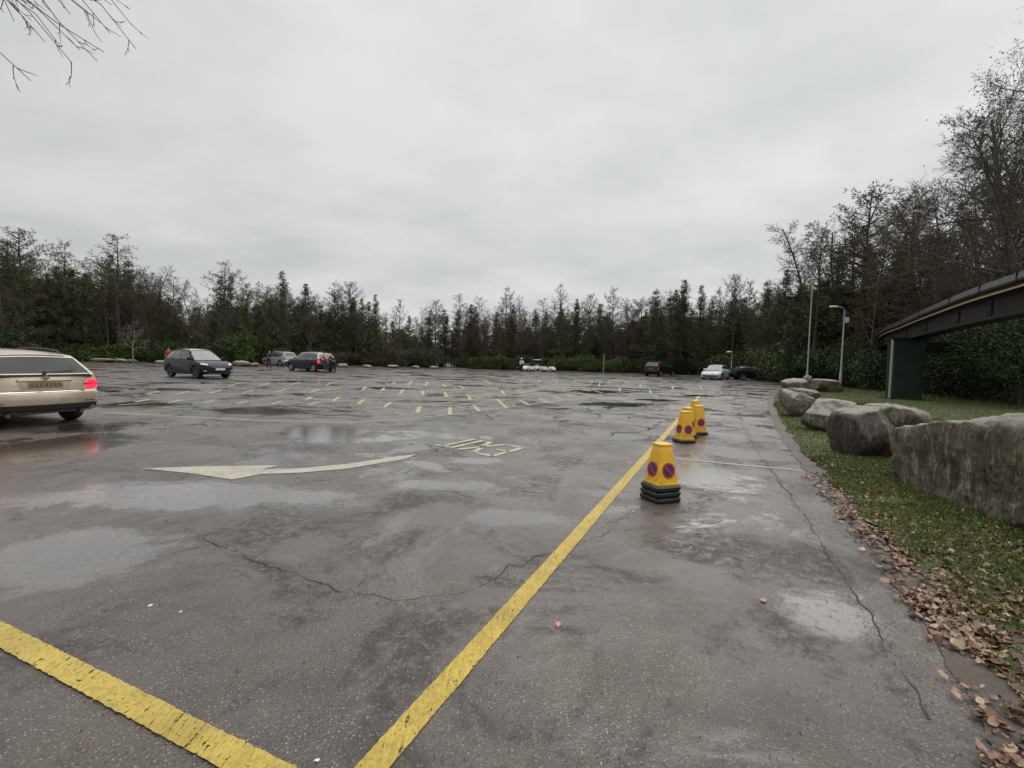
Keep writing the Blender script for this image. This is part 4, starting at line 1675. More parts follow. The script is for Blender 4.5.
def buggy(loc, rz, label, canopy):
    r = empty('golf_buggy', loc, rz, label, 'golf buggy', 'white golf buggies at the far hedge')
    mb = MB()
    loft(mb, [[Vector((x, y, z)) for y, z in ((-.55 * k, .28), (.55 * k, .28), (.58 * k, .45), (.5 * k, h_), (-.5 * k, h_), (-.58 * k, .45))] for x, h_, k in
              ((-1.15, .55, .8), (-1.05, .75, .95), (-.35, .78, 1), (-.3, .42, 1), (.3, .40, 1), (.42, .78, 1), (.7, .80, .95), (1.05, .62, .8), (1.15, .45, .7))])
    mb.build('body', M['buggy_white'], r)
    mb = MB()
    mb.box((-.55, 0, .84), (.5, .98, .12), .04)
    mb.box((-.82, 0, 1.08), (.1, .96, .4), .04)
    mb.build('seat', M['black_plastic'], r)
    for x in (-.78, .78):
        for s_ in (-1, 1):
            mb = MB()
            mb.lathe([(.08, -.08), (.22, -.09), (.24, -.05), (.24, .05), (.22, .09), (.08, .08)], 18, 'Y', (x, s_ * .5, .24))
            mb.lathe([(.001, .1 * s_), (.12, .095 * s_), (.12, .0)], 14, 'Y', (x, s_ * .5, .24), 1)
            mb.build('wheel', [M['tyre'], M['lamp_white']], r)
    mb = MB()
    mb.tube([(.35, 0, .75), (.1, 0, 1.05)], .02, 8)
    mb.lathe([(.15, -.01), (.17, 0), (.15, .01)], 14, 'X', (.08, .22, 1.06))
    mb.build('steering_wheel', M['black_plastic'], r)
    mb = MB()
    mb.grid([[Vector((.52 - .12 * j, -.48 + .24 * i, .80 + .32 * j)) for i in range(5)] for j in range(2)])
    mb.build('windscreen', M['glass'], r, smooth=False)
    if canopy:
        mb = MB()
        loft(mb, [[Vector((x, y, 1.72 + .05 * (1 - abs(y) / .6) + dz)) for y in (-.6, -.3, 0, .3, .6)] + [Vector((x, .6, 1.68)), Vector((x, -.6, 1.68))] for x, dz in ((-1.0, -.02), (-.5, .02), (.5, .02), (.7, -.02))])
        mb.build('canopy', M['lamp_white'], r)
        for x in (-.92, .5):
            for s_ in (-1, 1):
                mb = MB()
                mb.tube([(x, s_ * .5, .72), (x * .95, s_ * .52, 1.7)], .02, 8)
                mb.build('canopy_post', M['black_plastic'], r)
    return r


for px, py, rz, lab, cp in ((529.0, 371.4, -2.3, 'white golf buggy without roof, beside the pale hatted person', False),
                            (537.5, 371.0, -1.9, 'golf buggy with a pale canopy, between two roofless ones', True),
                            (547.5, 371.9, -.55, 'white golf buggy without roof, its nose towards the hedge on the right', False)):
    p_ = at(px, py)
    b_ = buggy((p_.x, p_.y + (1.2 if cp else 0), 0), rz, lab, cp)
    b_.scale = (.86, .86, .86)

# ------------------------------------------------------------------ people
M['skin'] = simple('skin', c3(.45, .28, .20), .5)


def skin_mesh(name, verts, edges, radii, m, sub=1):
    me = bpy.data.meshes.new(name)
    me.from_pydata(verts, edges, [])
    o = link(bpy.data.objects.new(name, me))
    sk = o.modifiers.new('s', 'SKIN')
    sk.use_smooth_shade = True
    ss = o.modifiers.new('u', 'SUBSURF')
    ss.levels = sub
    dat = me.skin_vertices[0].data if len(me.skin_vertices) else None
    if dat is None:
        return o
    for i, r_ in enumerate(radii):
        dat[i].radius = (r_, r_) if not isinstance(r_, tuple) else r_
    dat[0].use_root = True
    dg = bpy.context.evaluated_depsgraph_get()
    dg.update()
    nm = bpy.data.meshes.new_from_object(o.evaluated_get(dg))
    nm.materials.clear()
    nm.materials.append(m)
    nm.name = name
    bpy.data.objects.remove(o)
    return nm


def add_skin_layer(me):
    import bmesh
    bm = bmesh.new()
    bm.from_mesh(me)
    bm.verts.layers.skin.verify()
    bm.to_mesh(me)
    bm.free()


def skinned(name, chain, m, sub=1):
    """chain: list of (key, parent_key, (x,y,z), radius)"""
    keys = [c[0] for c in chain]
    me = bpy.data.meshes.new(name)
    me.from_pydata([c[2] for c in chain], [(keys.index(c[1]), i) for i, c in enumerate(chain) if c[1] is not None], [])
    add_skin_layer(me)
    o = link(bpy.data.objects.new(name, me))
    for i, c in enumerate(chain):
        r_ = c[3]
        me.skin_vertices[0].data[i].radius = r_ if isinstance(r_, tuple) else (r_, r_)
    me.skin_vertices[0].data[0].use_root = True
    sk = o.modifiers.new('s', 'SKIN')
    sk.use_smooth_shade = True
    ss = o.modifiers.new('u', 'SUBSURF')
    ss.levels = sub
    ss.render_levels = sub
    dg = bpy.context.evaluated_depsgraph_get()
    dg.update()
    nm = bpy.data.meshes.new_from_object(o.evaluated_get(dg))
    nm.materials.clear()
    nm.materials.append(m)
    nm.name = name
    bpy.data.objects.remove(o)
    return nm


def person(loc, rz, label, jacket, trousers, hair, hat=None, bend=0.0, arm_fwd=0.3, H=1.72, long_coat=False):
    """local: faces +X, feet on z=0"""
    r = empty('person', loc, rz, label, 'person')
    k = H / 1.75
    b = bend

    def T(x, z):                       # torso bends forward about the hip
        dz = z - .95
        return (x * math.cos(b) + dz * math.sin(b), .95 + dz * math.cos(b) - x * math.sin(b))
    def P(x, y, z, tors=True):
        if tors and z > .95:
            x, z = T(x, z)
        return (x * k, y * k, z * k)
    ch = [('pel', None, P(0, 0, .95), .12), ('wai', 'pel', P(0, 0, 1.1), .115), ('che', 'wai', P(0, 0, 1.3), (.14, .12)), ('nck', 'che', P(0, 0, 1.47), .055),
          ('jaw', 'nck', P(.025, 0, 1.56), .068), ('hed', 'jaw', P(.005, 0, 1.655), .088), ('top', 'hed', P(0, 0, 1.71), .055),
          ('nose', 'hed', P(.108, 0, 1.62), .012)]
    legs = {}
    for s_, n_ in ((-1, 'r'), (1, 'l')):
        fx = .08 * s_
        ch += [('hip' + n_, 'pel', P(0, .09 * s_, .88), .09), ('kne' + n_, 'hip' + n_, P(fx * .6 + .03, .11 * s_, .5), .06), ('ank' + n_, 'kne' + n_, P(fx, .12 * s_, .09), .042),
               ('hee' + n_, 'ank' + n_, P(fx, .12 * s_, .045), .04), ('toe' + n_, 'hee' + n_, P(fx + .19, .13 * s_, .035), .032)]
        af = arm_fwd * (1 if s_ > 0 else .6)
        ex, ez = .02 + .28 * math.sin(af), 1.42 - .28 * math.cos(af)
        wx_, wz = ex + .25 * math.sin(af + .5), ez - .25 * math.cos(af + .5)
        ch += [('sho' + n_, 'che', P(0, .18 * s_, 1.40), .055), ('elb' + n_, 'sho' + n_, P(ex, .23 * s_, ez), .042), ('wri' + n_, 'elb' + n_, P(wx_, .22 * s_, wz), .028)]
        dx, dz = math.sin(af + .5), -math.cos(af + .5)
        ch += [('pal' + n_, 'wri' + n_, P(wx_ + dx * .07, .22 * s_, wz + dz * .07), (.03, .018))]
        for q in range(4):
            oy = (q - 1.5) * .018
            ln = (.07, .08, .075, .06)[q]
            ch += [('f%d%s' % (q, n_), 'pal' + n_, P(wx_ + dx * (.09 + ln * .5) + .004, (.22 + oy) * s_, wz + dz * (.09 + ln * .5)), .009),
                   ('g%d%s' % (q, n_), 'f%d%s' % (q, n_), P(wx_ + dx * (.09 + ln) - .012, (.22 + oy) * s_, wz + dz * (.085 + ln)), .008)]
        ch += [('th' + n_, 'pal' + n_, P(wx_ + dx * .07 + .04, .20 * s_, wz + dz * .08), .010), ('tt' + n_, 'th' + n_, P(wx_ + dx * .1 + .05, .195 * s_, wz + dz * .12), .009)]
    obj('body', skinned('body', [(a, p_, co_, tuple(q * k for q in rr) if isinstance(rr, tuple) else rr * k) for a, p_, co_, rr in ch], M['skin']), r)
    d = {c[0]: c for c in ch}
    # jacket
    jk = [('pel', None, d['pel'][2], .15), ('wai', 'pel', d['wai'][2], .145), ('che', 'wai', d['che'][2], (.17, .15)), ('col', 'che', P(0, 0, 1.44), .08)]
    for n_ in 'rl':
        jk += [('sho' + n_, 'che', d['sho' + n_][2], .078), ('elb' + n_, 'sho' + n_, d['elb' + n_][2], .064), ('wri' + n_, 'elb' + n_, d['wri' + n_][2], .048)]
    if long_coat:
        jk += [('hem', 'pel', P(0, 0, .72), .17)]
    obj('jacket', skinned('jacket', jk, jacket), r)
    tr = [('pel', None, P(0, 0, .92), .135)]
    for n_ in 'rl':
        hp, kn, an = d['hip' + n_][2], d['kne' + n_][2], d['ank' + n_][2]
        tr += [('hip' + n_, 'pel', hp, .105), ('kne' + n_, 'hip' + n_, kn, .078), ('ank' + n_, 'kne' + n_, (an[0], an[1], an[2] + .01), .062)]
    obj('trousers', skinned('trousers', tr, trousers), r)
    hm = MB()
    hp = Vector(d['hed'][2])
    tp = Vector(d['top'][2])
    hd2 = skinned('hair', [('a', None, tuple(hp + Vector((-.022, 0, .02))), .093 * k), ('b', 'a', tuple(tp + Vector((-.01, 0, .012))), .07 * k)], hair)
    obj('hair', hd2, r)
    if hat:
        hm.lathe([(0.001, .10), (.07, .095), (.1, .06), (.105, .0), (.16, -.01), (.16, -.02), (.09, -.015)], 18, 'Z', tuple(tp))
        hm.build('hat', hat, r)
    sm = MB()
    for n_ in 'rl':
        h_, t2 = Vector(d['hee' + n_][2]), Vector(d['toe' + n_][2])
        sm = MB()
        sm.box((h_ + t2) / 2 + Vector((-.0, 0, .012)), (.28 * k, .10 * k, .10 * k), .03)
        sm.build('shoe', M['black_plastic'], r)
    return r


cl_red = simple('red_jacket_cloth', c3(.36, .035, .03), .8)
cl_dark = simple('dark_cloth', c3(.018, .019, .024), .85)
cl_tan = simple('orange_brown_cloth', c3(.36, .15, .08), .8)
cl_pale = simple('pale_cloth', c3(.50, .47, .45), .8)
cl_jean = simple('denim', c3(.04, .05, .08), .85)
hair_b = simple('brown_hair', c3(.05, .035, .025), .7)
p_ = at(168.5, 364.8)
person((p_.x, p_.y, 0), -1.2, 'person in a red jacket standing beyond the dark crossover', cl_red, cl_dark, hair_b)
p_ = at(268.7, 367.6)
person((p_.x, p_.y, 0), -.4, 'person in dark clothes at the front of the silver off road car', cl_dark, cl_dark, hair_b, None, .15, .8)
p_ = at(326.5, 372.8)
person((p_.x, p_.y, 0), 3.0, 'person in an orange brown coat leaning into the back of the dark blue car', cl_tan, cl_jean, hair_b, None, .35, 1.0, 1.7, True)
p_ = at(334.5, 372.3)
person((p_.x, p_.y - .2, 0), 2.6, 'person dressed in black just right of the orange coated one', cl_dark, cl_dark, hair_b, None, .5, .9, 1.68)
p_ = at(521.3, 371.6)
person((p_.x, p_.y, 0), -1.4, 'person with a white hat and pale jacket beside the golf buggies', cl_pale, cl_dark, hair_b, M['buggy_white'], 0, .4, 1.6)

# ------------------------------------------------------------------ vegetation


def bark_mat(name, a, b):
    m, t, p = mat(name)
    P = t.new('ShaderNodeTexCoord').outputs['Object']
    rnd = t.new('ShaderNodeObjectInfo').outputs['Random']
    mp = t.new('ShaderNodeMapping', {'Vector': P, 'Scale': (6, 6, 1.2)}).outputs[0]
    n1 = t.noise(mp, 3, 5, .65)
    col = t.mix(t.ramp(n1, .3, .7), a, b)
    col = t.mix(t.math('MULTIPLY', rnd, .35), col, tuple(c * .5 for c in a[:3]) + (1,))
    t.put(p.inputs['Base Color'], col)
    p.inputs['Roughness'].default_value = .8
    t.put(p.inputs['Normal'], t.bump(n1, .5, .02))
    return m


def leaf_mat(name, a, b, c_, rough=.55, s1=.9):
    m, t, p = mat(name)
    P = t.new('ShaderNodeTexCoord').outputs['Object']
    rnd = t.new('ShaderNodeObjectInfo').outputs['Random']
    n1 = t.noise(P, s1, 4, .6)
    n2 = t.noise(P, 14, 2, .6)
    col = t.mix(t.ramp(n1, .35, .65), a, b)
    col = t.mix(t.ramp(n2, .45, .75, 0, .7), col, c_)
    sc_ = t.math('ADD', .75, t.math('MULTIPLY', rnd, .55))
    vm = t.new('ShaderNodeVectorMath', {0: col}, operation='SCALE')
    t.put(vm.inputs['Scale'], sc_)
    t.put(p.inputs['Base Color'], vm.outputs[0])
    p.inputs['Roughness'].default_value = rough
    p.inputs['Specular IOR Level'].default_value = .3
    return m


M['bark_grey'] = bark_mat('grey_brown_bark', c3(.065, .054, .044), c3(.11, .095, .078))
M['bark_pale'] = bark_mat('pale_grey_bark', c3(.12, .108, .088), c3(.17, .155, .13))
M['twig'] = bark_mat('brown_twigs', c3(.068, .049, .034), c3(.115, .085, .060))
M['twig_red'] = bark_mat('reddish_twigs', c3(.092, .058, .038), c3(.150, .098, .066))
M['bark_pine'] = bark_mat('pine_bark', c3(.06, .045, .035), c3(.09, .07, .055))
M['needle'] = leaf_mat('pine_needles', c3(.062, .074, .028), c3(.100, .106, .040), c3(.050, .046, .022))
M['needle_b'] = leaf_mat('spruce_needles', c3(.046, .064, .026), c3(.076, .090, .034), c3(.042, .040, .020))
M['leaf'] = leaf_mat('evergreen_leaves', c3(.048, .074, .018), c3(.085, .118, .028), c3(.03, .04, .014), .4)
M['leaf_dark'] = leaf_mat('dark_evergreen_leaves', c3(.022, .042, .014), c3(.046, .074, .022), c3(.07, .10, .035), .6)
M['leaf_brown'] = leaf_mat('brown_undergrowth_leaves', c3(.066, .050, .024), c3(.10, .068, .036), c3(.045, .05, .02))


class Segs:
    def __init__(s):
        s.a, s.b, s.ra, s.rb = [], [], [], []

    def add(s, a, b, ra, rb):
        s.a.append(a)
        s.b.append(b)
        s.ra.append(ra)
        s.rb.append(rb)

    def arrays(s):
        return np.array(s.a, dtype=np.float64).reshape(-1, 3), np.array(s.b).reshape(-1, 3), np.array(s.ra), np.array(s.rb)


def frusta(A, B, ra, rb, n):
    d = B - A
    L = np.linalg.norm(d, axis=1, keepdims=True) + 1e-9
    d = d / L
    ref = np.where(np.abs(d[:, 2:3]) > .9, np.array([[1., 0, 0]]), np.array([[0., 0, 1.]]))
    u = np.cross(d, ref)
    u /= np.linalg.norm(u, axis=1, keepdims=True) + 1e-9
    v = np.cross(u, d)
    N = len(A)
    V = np.zeros((N, 2 * n, 3))
    for k in range(n):
        an = 2 * PI * k / n
        o_ = u * math.cos(an) + v * math.sin(an)
        V[:, k] = A + o_ * ra[:, None]
        V[:, n + k] = B + o_ * rb[:, None]
    base = (np.arange(N) * 2 * n)[:, None]
    Q = []
    for k in range(n):
        k2 = (k + 1) % n
        Q.append(np.concatenate([base + k, base + k2, base + n + k2, base + n + k], axis=1))
    return V.reshape(-1, 3), np.concatenate(Q, axis=0)


def seg_mesh(name, S, m, thick=.03):
    A, B, ra, rb = S.arrays()
    VV, QQ, off = [], [], 0
    for mask, n in ((ra >= thick, 7), (ra < thick, 3)):
        if mask.sum() == 0:
            continue
        V, Q = frusta(A[mask], B[mask], ra[mask], rb[mask], n)
        VV.append(V)
        QQ.append(Q + off)
        off += len(V)
    return raw_mesh(name, np.concatenate(VV), np.concatenate(QQ), None, [m])


def rhombs(C, D, Ls, Ws, rng):
    """diamond leaves/sprays: start C, direction D"""
    N = len(C)
    D = D / (np.linalg.norm(D, axis=1, keepdims=True) + 1e-9)
    r = rng.normal(size=(N, 3))
    s_ = np.cross(D, r)
    s_ /= np.linalg.norm(s_, axis=1, keepdims=True) + 1e-9
    L_, W = Ls[:, None], Ws[:, None]
    V = np.stack([C, C + D * L_ * .45 + s_ * W / 2, C + D * L_, C + D * L_ * .45 - s_ * W / 2], axis=1).reshape(-1, 3)
    Q = np.arange(N * 4).reshape(-1, 4)
    return V, Q


def rand_perp(d, rng):
    r = Vector(rng.normal(size=3))
    p_ = d.cross(r)
    return p_.normalized()


def grow(S, T, rng, p, d, L, r, level, cfg):
    """recursive branch. T gets tips (pos,dir,level)"""
    ns = cfg['nseg'][level]
    wob = cfg['wob'][level]
    trop = cfg['trop'][level]
    kids = cfg['kids'][level] if level < len(cfg['kids']) else 0
    pts = [p.copy()]
    dirs = [d.copy()]
    q = p.copy()
    dd = d.copy()
    r_end = r * cfg['taper'][level]
    step = L / ns
    for i in range(ns):
        dd = (dd + Vector(rng.normal(size=3)) * wob + Vector((0, 0, trop))).normalized()
        q2 = q + dd * step
        ra = r + (r_end - r) * i / ns
        rb = r + (r_end - r) * (i + 1) / ns
        (S[0] if level < cfg['split'] else S[1]).add(tuple(q), tuple(q2), ra, rb)
        q = q2
        pts.append(q.copy())
        dirs.append(dd.copy())
    T.append((q.copy(), dd.copy(), level))
    if kids:
        f0 = cfg['start'][level]
        for k in range(kids):
            f = f0 + (1 - f0) * (k + rng.uniform(0, 1)) / kids
            f = min(.999, f)
            x = f * ns
            i = int(x)
            pp = pts[i].lerp(pts[i + 1], x - i)
            dm = dirs[i + 1]
            ang = math.radians(cfg['ang'][level] + rng.uniform(-12, 12))
            side = rand_perp(dm, rng)
            if level == 0:
                az = k * 2.39996 + rng.uniform(-.4, .4)
                side = Vector((math.cos(az), math.sin(az), 0))
            nd = (dm * math.cos(ang) + side * math.sin(ang)).normalized()
            shape = cfg['shape'](f) if level == 0 else (1.15 - .6 * f)
            nl = L * cfg['lr'][level] * shape * rng.uniform(.75, 1.2)
            rr_ = max(cfg['rmin'], (r + (r_end - r) * f) * cfg['rr'][level])
            grow(S, T, rng, pp, nd, nl, rr_, level + 1, cfg)


def bare_tree_mesh(seed, H, cfg_over=None, bark='bark_grey', twig='twig'):
    rng = np.random.RandomState(seed)
    cfg = dict(nseg=[9, 5, 4, 3, 2], wob=[.05, .12, .16, .2, .2], trop=[.02, .06, .03, .02, 0], kids=[15, 7, 6, 4], start=[.25, .25, .2, .15],
               ang=[48, 42, 42, 40], lr=[.42, .52, .5, .5], taper=[.25, .3, .35, .5, .6], rr=[.5, .55, .55, .6], rmin=.006, split=2,
               shape=lambda f: 1.25 - .85 * f)
    if cfg_over:
        cfg.update(cfg_over)
    S = (Segs(), Segs())
    T = []
    grow(S, T, rng, Vector((0, 0, -.1)), Vector((0, 0, 1)), H * .95, cfg.get('r0', H * .014), 0, cfg)
    return seg_mesh('trunk', S[0], M[bark]), seg_mesh('crown', S[1], M[twig]), S, T


def conifer_mesh(seed, H, base=.1, width=.2, dens=1.0, droop=-.1, tuft=.32, tw=.07, open_=0.0, up=0.25, whorl=.45, mat_='needle', ragged=.0):
    """trunk + whorls of branches carrying needle sprays"""
    rng = np.random.RandomState(seed)
    S = Segs()
    nt = 10
    x = Vector((0, 0, -.1))
    tr = [x.copy()]
    for i in range(nt):
        x = x + Vector((rng.normal() * .03, rng.normal() * .03, 1)) * (H / nt)
        tr.append(x.copy())
    r0 = H * .012 + .03
    for i in range(nt):
        S.add(tuple(tr[i]), tuple(tr[i + 1]), r0 * (1 - i / nt * .9), r0 * (1 - (i + 1) / nt * .9))
    Cs, Ds, Ls, Ws = [], [], [], []

    def tp(z):
        f = max(0, min(.999, z / H)) * nt
        i = int(f)
        return tr[i].lerp(tr[i + 1], f - i)
    z = H * base
    while z < H * .985:
        f = (z - H * base) / (H * (1 - base))
        env = width * H * ((1 - f) ** .8) * (.35 + .65 * min(1, f * 5)) + .12
        if open_ > 0:
            env = width * H * (math.sin(PI * min(1, .2 + f * .76)) ** .8) + .1
        nb = int(rng.randint(4, 7) * (1.0 if dens > .6 else .8))
        a0 = rng.uniform(0, 6.28)
        for k in range(nb):
            if rng.uniform() < open_ * .5:
                continue
            az = a0 + k * 2 * PI / nb + rng.uniform(-.35, .35)
            L_ = env * rng.uniform(.6 - .35 * ragged, 1.1 + .45 * ragged)
            if rng.uniform() < ragged * .25:
                continue
            e = droop + up * f + rng.uniform(-.12, .12)
            d = Vector((math.cos(az), math.sin(az), e)).normalized()
            p0 = tp(z + rng.uniform(-.1, .1))
            ns = 4
            q = p0.copy()
            for i in range(ns):
                d = (d + Vector((rng.normal() * .09, rng.normal() * .09, .05 + rng.normal() * .05))).normalized()
                q2 = q + d * (L_ / ns)
                S.add(tuple(q), tuple(q2), max(.006, .03 * (1 - i / ns) * (L_ / 2 + .3)), max(.005, .03 * (1 - (i + 1) / ns) * (L_ / 2 + .3)))
                fr = (i + 1) / ns
                if fr > (.2 if open_ == 0 else .4):
                    n_ = int(max(2, 16 * dens * L_ / ns * (1.2 if open_ else 2.2)))
                    for j in range(n_):
                        pp = q.lerp(q2, rng.uniform())
                        sd_ = rand_perp(d, rng)
                        sl_ = rng.uniform(.0, .35) * (L_ * .35 + .1)
                        s2 = (d * rng.uniform(.2, 1) + sd_ * .9 + Vector((0, 0, .15)))
                        s2.normalize()
                        base_p = pp + s2 * sl_
                        for _ in range(3):
                            dd = (s2 + Vector(rng.normal(size=3)) * .45)
                            Cs.append(base_p)
                            Ds.append(dd)
                            Ls.append(tuft * rng.uniform(.6, 1.2))
                            Ws.append(tw * rng.uniform(.7, 1.4))
                q = q2
        z += whorl * rng.uniform(.75, 1.3) * (1 - .4 * f) * (1 + open_ * .6)
    # dead lower snags
    for k in range(10):
        zz_ = rng.uniform(.08, max(base, .12)) * H
        az = rng.uniform(0, 6.28)
        p0 = tp(zz_)
        L_ = rng.uniform(.4, 1.2)
        S.add(tuple(p0), tuple(p0 + Vector((math.cos(az), math.sin(az), .1)) * L_), .018, .005)
    V, Q = rhombs(np.array([tuple(c) for c in Cs]), np.array([tuple(c) for c in Ds]), np.array(Ls), np.array(Ws), rng)
    return seg_mesh('trunk', S, M['bark_pine']), raw_mesh('crown', V, Q, None, [M[mat_]], smooth=False), len(Q)


def bush_mesh(seed, size, n, leaf=.16, m='leaf', boxy=2.0, lumps=9, shell=.55, stems=True):
    """leafy shrub: leaves spread through overlapping clumps"""
    rng = np.random.RandomState(seed)
    sx, sy, sz = size
    cen, rad = [], []
    for k in range(lumps):
        a = rng.uniform(0, 6.28)
        rr_ = math.sqrt(rng.uniform()) * .62
        zf = rng.uniform(.25, .78) if k else .5
        cen.append((rr_ * math.cos(a) * sx / 2, rr_ * math.sin(a) * sy / 2, zf * sz))
        rad.append(rng.uniform(.26, .42))
    cen, rad = np.array(cen), np.array(rad)
    idx = rng.randint(0, lumps, n)
    u = rng.normal(size=(n, 3))
    u /= np.linalg.norm(u, axis=1, keepdims=True)
    if boxy > 2.5:
        k = (np.abs(u) ** boxy).sum(axis=1, keepdims=True) ** (-1 / boxy)
        u = u * k
    rr_ = 1 - (1 - shell) * rng.uniform(size=(n, 1)) ** 1.5 + rng.normal(size=(n, 1)) * .07
    P = cen[idx] + u * rr_ * rad[idx][:, None] * np.array([[sx * .5 * 1.6, sy * .5 * 1.6, sz * .5 * 1.35]])
    if boxy > 2.5:
        P = u * rr_ * np.array([[sx / 2, sy / 2, sz / 2]]) + np.array([[0, 0, sz / 2]])
        P += rng.normal(size=(n, 3)) * .04
    P[:, 2] = np.where(P[:, 2] < .02, rng.uniform(.02, .3 * sz, n), P[:, 2])
    D = u + rng.normal(size=(n, 3)) * .7 + np.array([[0, 0, -.15]])
    V, Q = rhombs(P, D, leaf * rng.uniform(.6, 1.3, n), leaf * .48 * rng.uniform(.7, 1.3, n), rng)
    foliage = raw_mesh('foliage', V, Q, None, [M[m]], smooth=False)
    S = Segs()
    for k in range(lumps):
        a = Vector((rng.normal() * .1 * sx * .3, rng.normal() * .1 * sy * .3, 0))
        c = Vector(cen[k])
        mid = a.lerp(c, .5) + Vector((0, 0, .1 * sz))
        S.add(tuple(a), tuple(mid), .03, .022)
        S.add(tuple(mid), tuple(c), .022, .01)
        for j in range(6):
            e = c + Vector(rng.normal(size=3)) * rad[k] * sx * .25
            S.add(tuple(c), tuple(e), .01, .004)
    return foliage, seg_mesh('stems', S, M['bark_grey'])


protos = {}


def P_tree(key, trunk, crown, H, kindname):
    protos[key] = (trunk, crown, H, kindname)


# conifers
for i, (sd_, w_) in enumerate(((1, .19), (2, .22), (3, .16))):
    a, b_, n_ = conifer_mesh(10 + sd_, 11.0, .14, w_ * 1.1, .72, -.05, .30, .042, mat_='needle_b', up=.5, whorl=.5, ragged=.5)
    P_tree('spruce%d' % i, a, b_, 11.0, 'spruce')
for i, (sd_, w_) in enumerate(((1, .17), (2, .20), (3, .15))):
    a, b_, n_ = conifer_mesh(30 + sd_, 12.0, .34, w_, 1.0, .05, .26, .038, open_=.25, up=.75, whorl=.52, ragged=.6)
    P_tree('pine%d' % i, a, b_, 12.0, 'pine')
for i in range(2):
    a, b_, n_ = conifer_mesh(50 + i, 8.0, .02, .30, .75, -.12, .34, .08, mat_='needle_b', whorl=.42)
    P_tree('yew%d' % i, a, b_, 8.0, 'dense evergreen')
# bare ones: broad deciduous and narrow larch like
for i in range(3):
    a, b_, S_, T_ = bare_tree_mesh(70 + i, 10.0, dict(rmin=.0095, kids=[17, 9, 7, 4]))
    P_tree('bare%d' % i, a, b_, 10.0, 'bare deciduous')
for i in range(3):
    a, b_, S_, T_ = bare_tree_mesh(80 + i, 11.0, dict(kids=[52, 9, 5], lr=[.19, .5, .5], ang=[52, 42, 40], nseg=[10, 4, 3, 2], start=[.14, .12, .12],
                                                      trop=[.01, .05, .02, 0], split=1, rmin=.0085, r0=.10, shape=lambda f: 1.2 - .75 * f), 'bark_grey', 'twig_red')
    P_tree('larch%d' % i, a, b_, 11.0, 'bare larch')
# brushy thicket of young birch
for i in range(2):
    a, b_, S_, T_ = bare_tree_mesh(90 + i, 6.0, dict(kids=[22, 7, 5], lr=[.34, .5, .5], ang=[40, 35, 40], nseg=[8, 4, 3, 2], start=[.05, .15, .15], split=1, rmin=.008, r0=.07), 'bark_grey', 'twig')
    P_tree('scrub%d' % i, a, b_, 6.0, 'leafless thicket')

bush_protos = {}
for i in range(3):
    bush_protos['laurel%d' % i] = bush_mesh(100 + i, (4, 3, 2.8), 4200, .20, 'leaf')
for i in range(2):
    bush_protos['dark%d' % i] = bush_mesh(110 + i, (4, 3, 3.2), 4600, .20, 'leaf_dark')
bush_protos['brown0'] = bush_mesh(120, (4, 3, 2.6), 3600, .18, 'leaf_brown')
bush_protos['brown1'] = bush_mesh(121, (4, 3, 2.6), 3600, .18, 'leaf_brown')

KIND_NAME = {'spruce': 'spruce_tree', 'pine': 'pine_tree', 'yew': 'evergreen_tree', 'bare': 'bare_tree', 'larch': 'larch_tree', 'scrub': 'birch_tree'}
KIND_ADJ = {'spruce': 'dark green conifer', 'pine': 'open crowned pine', 'yew': 'dense low evergreen', 'bare': 'leafless broad tree', 'larch': 'slender brown leafless tree',
            'scrub': 'small twiggy leafless tree'}
placed = []


def put_tree(key, x, y, H, rz=None, wide=1.0, label=None):
    trunk, crown, H0, kn = protos[key]
    k = ''.join(ch for ch in key if not ch.isdigit())
    s_ = H / H0
    r = empty(KIND_NAME[k], (x, y, -.03), rz if rz is not None else random.uniform(0, 6.28), label, 'tree', 'trees around the car park')
    r.scale = (s_ * wide, s_ * wide, s_)
    for nm, me in (('trunk', trunk), ('crown', crown)):
        obj(nm, me, r)
    px, py = topx((x, y, 1.5))
    placed.append([r, k, px, y, H, label])
    return r


def put_bush(key, x, y, sx, sz, label=None, sy=None, rz=None):
    fo, st = bush_protos[key]
    r = empty('shrub', (x, y, 0), rz if rz is not None else random.uniform(-.5, .5), label, 'shrub', 'shrubs along the edge of the lot')
    r.scale = (sx / 4, (sy or sx * .8) / 3.2, sz / 3)
    obj('foliage', fo, r)
    obj('stems', st, r)
    px, py = topx((x, y, 1.5))
    placed.append([r, 'bush_' + ''.join(ch for ch in key if not ch.isdigit()), px, y, sz, label])
    return r


# lot boundary depth by pixel column
bound = [(-40, 47), (0, 47), (100, 54), (260, 58), (470, 66), (600, 65), (700, 56), (756, 50), (800, 42), (850, 37.5), (900, 33.5), (960, 29), (1024, 24), (1100, 21)]
# skyline, picture row of the tree tops
skyl = [(-40, 240), (0, 240), (22, 233), (45, 262), (70, 246), (95, 262), (118, 240), (140, 258), (165, 272), (185, 292), (205, 285), (225, 264), (250, 280), (283, 274), (308, 288), (350, 288),
        (375, 296), (400, 303), (430, 302), (458, 294), (480, 297), (506, 290), (530, 297), (560, 288), (585, 298), (612, 291), (635, 297), (655, 290), (680, 283), (700, 288), (715, 292), (732, 278),
        (750, 285), (782, 272), (800, 262), (811, 226), (830, 215), (857, 196), (885, 197), (905, 200), (925, 190), (960, 180), (1024, 170), (1100, 170)]


def X_at(px, Y):
    return deep(px, 300, Y).x


def height_for(px, py, Y):
    return deep(px, py, Y).z


def fx(px, Y):
    """x so that the point (x,Y,3) lands on column px"""
    lo = deep(px, 340, Y)
    return lo.x


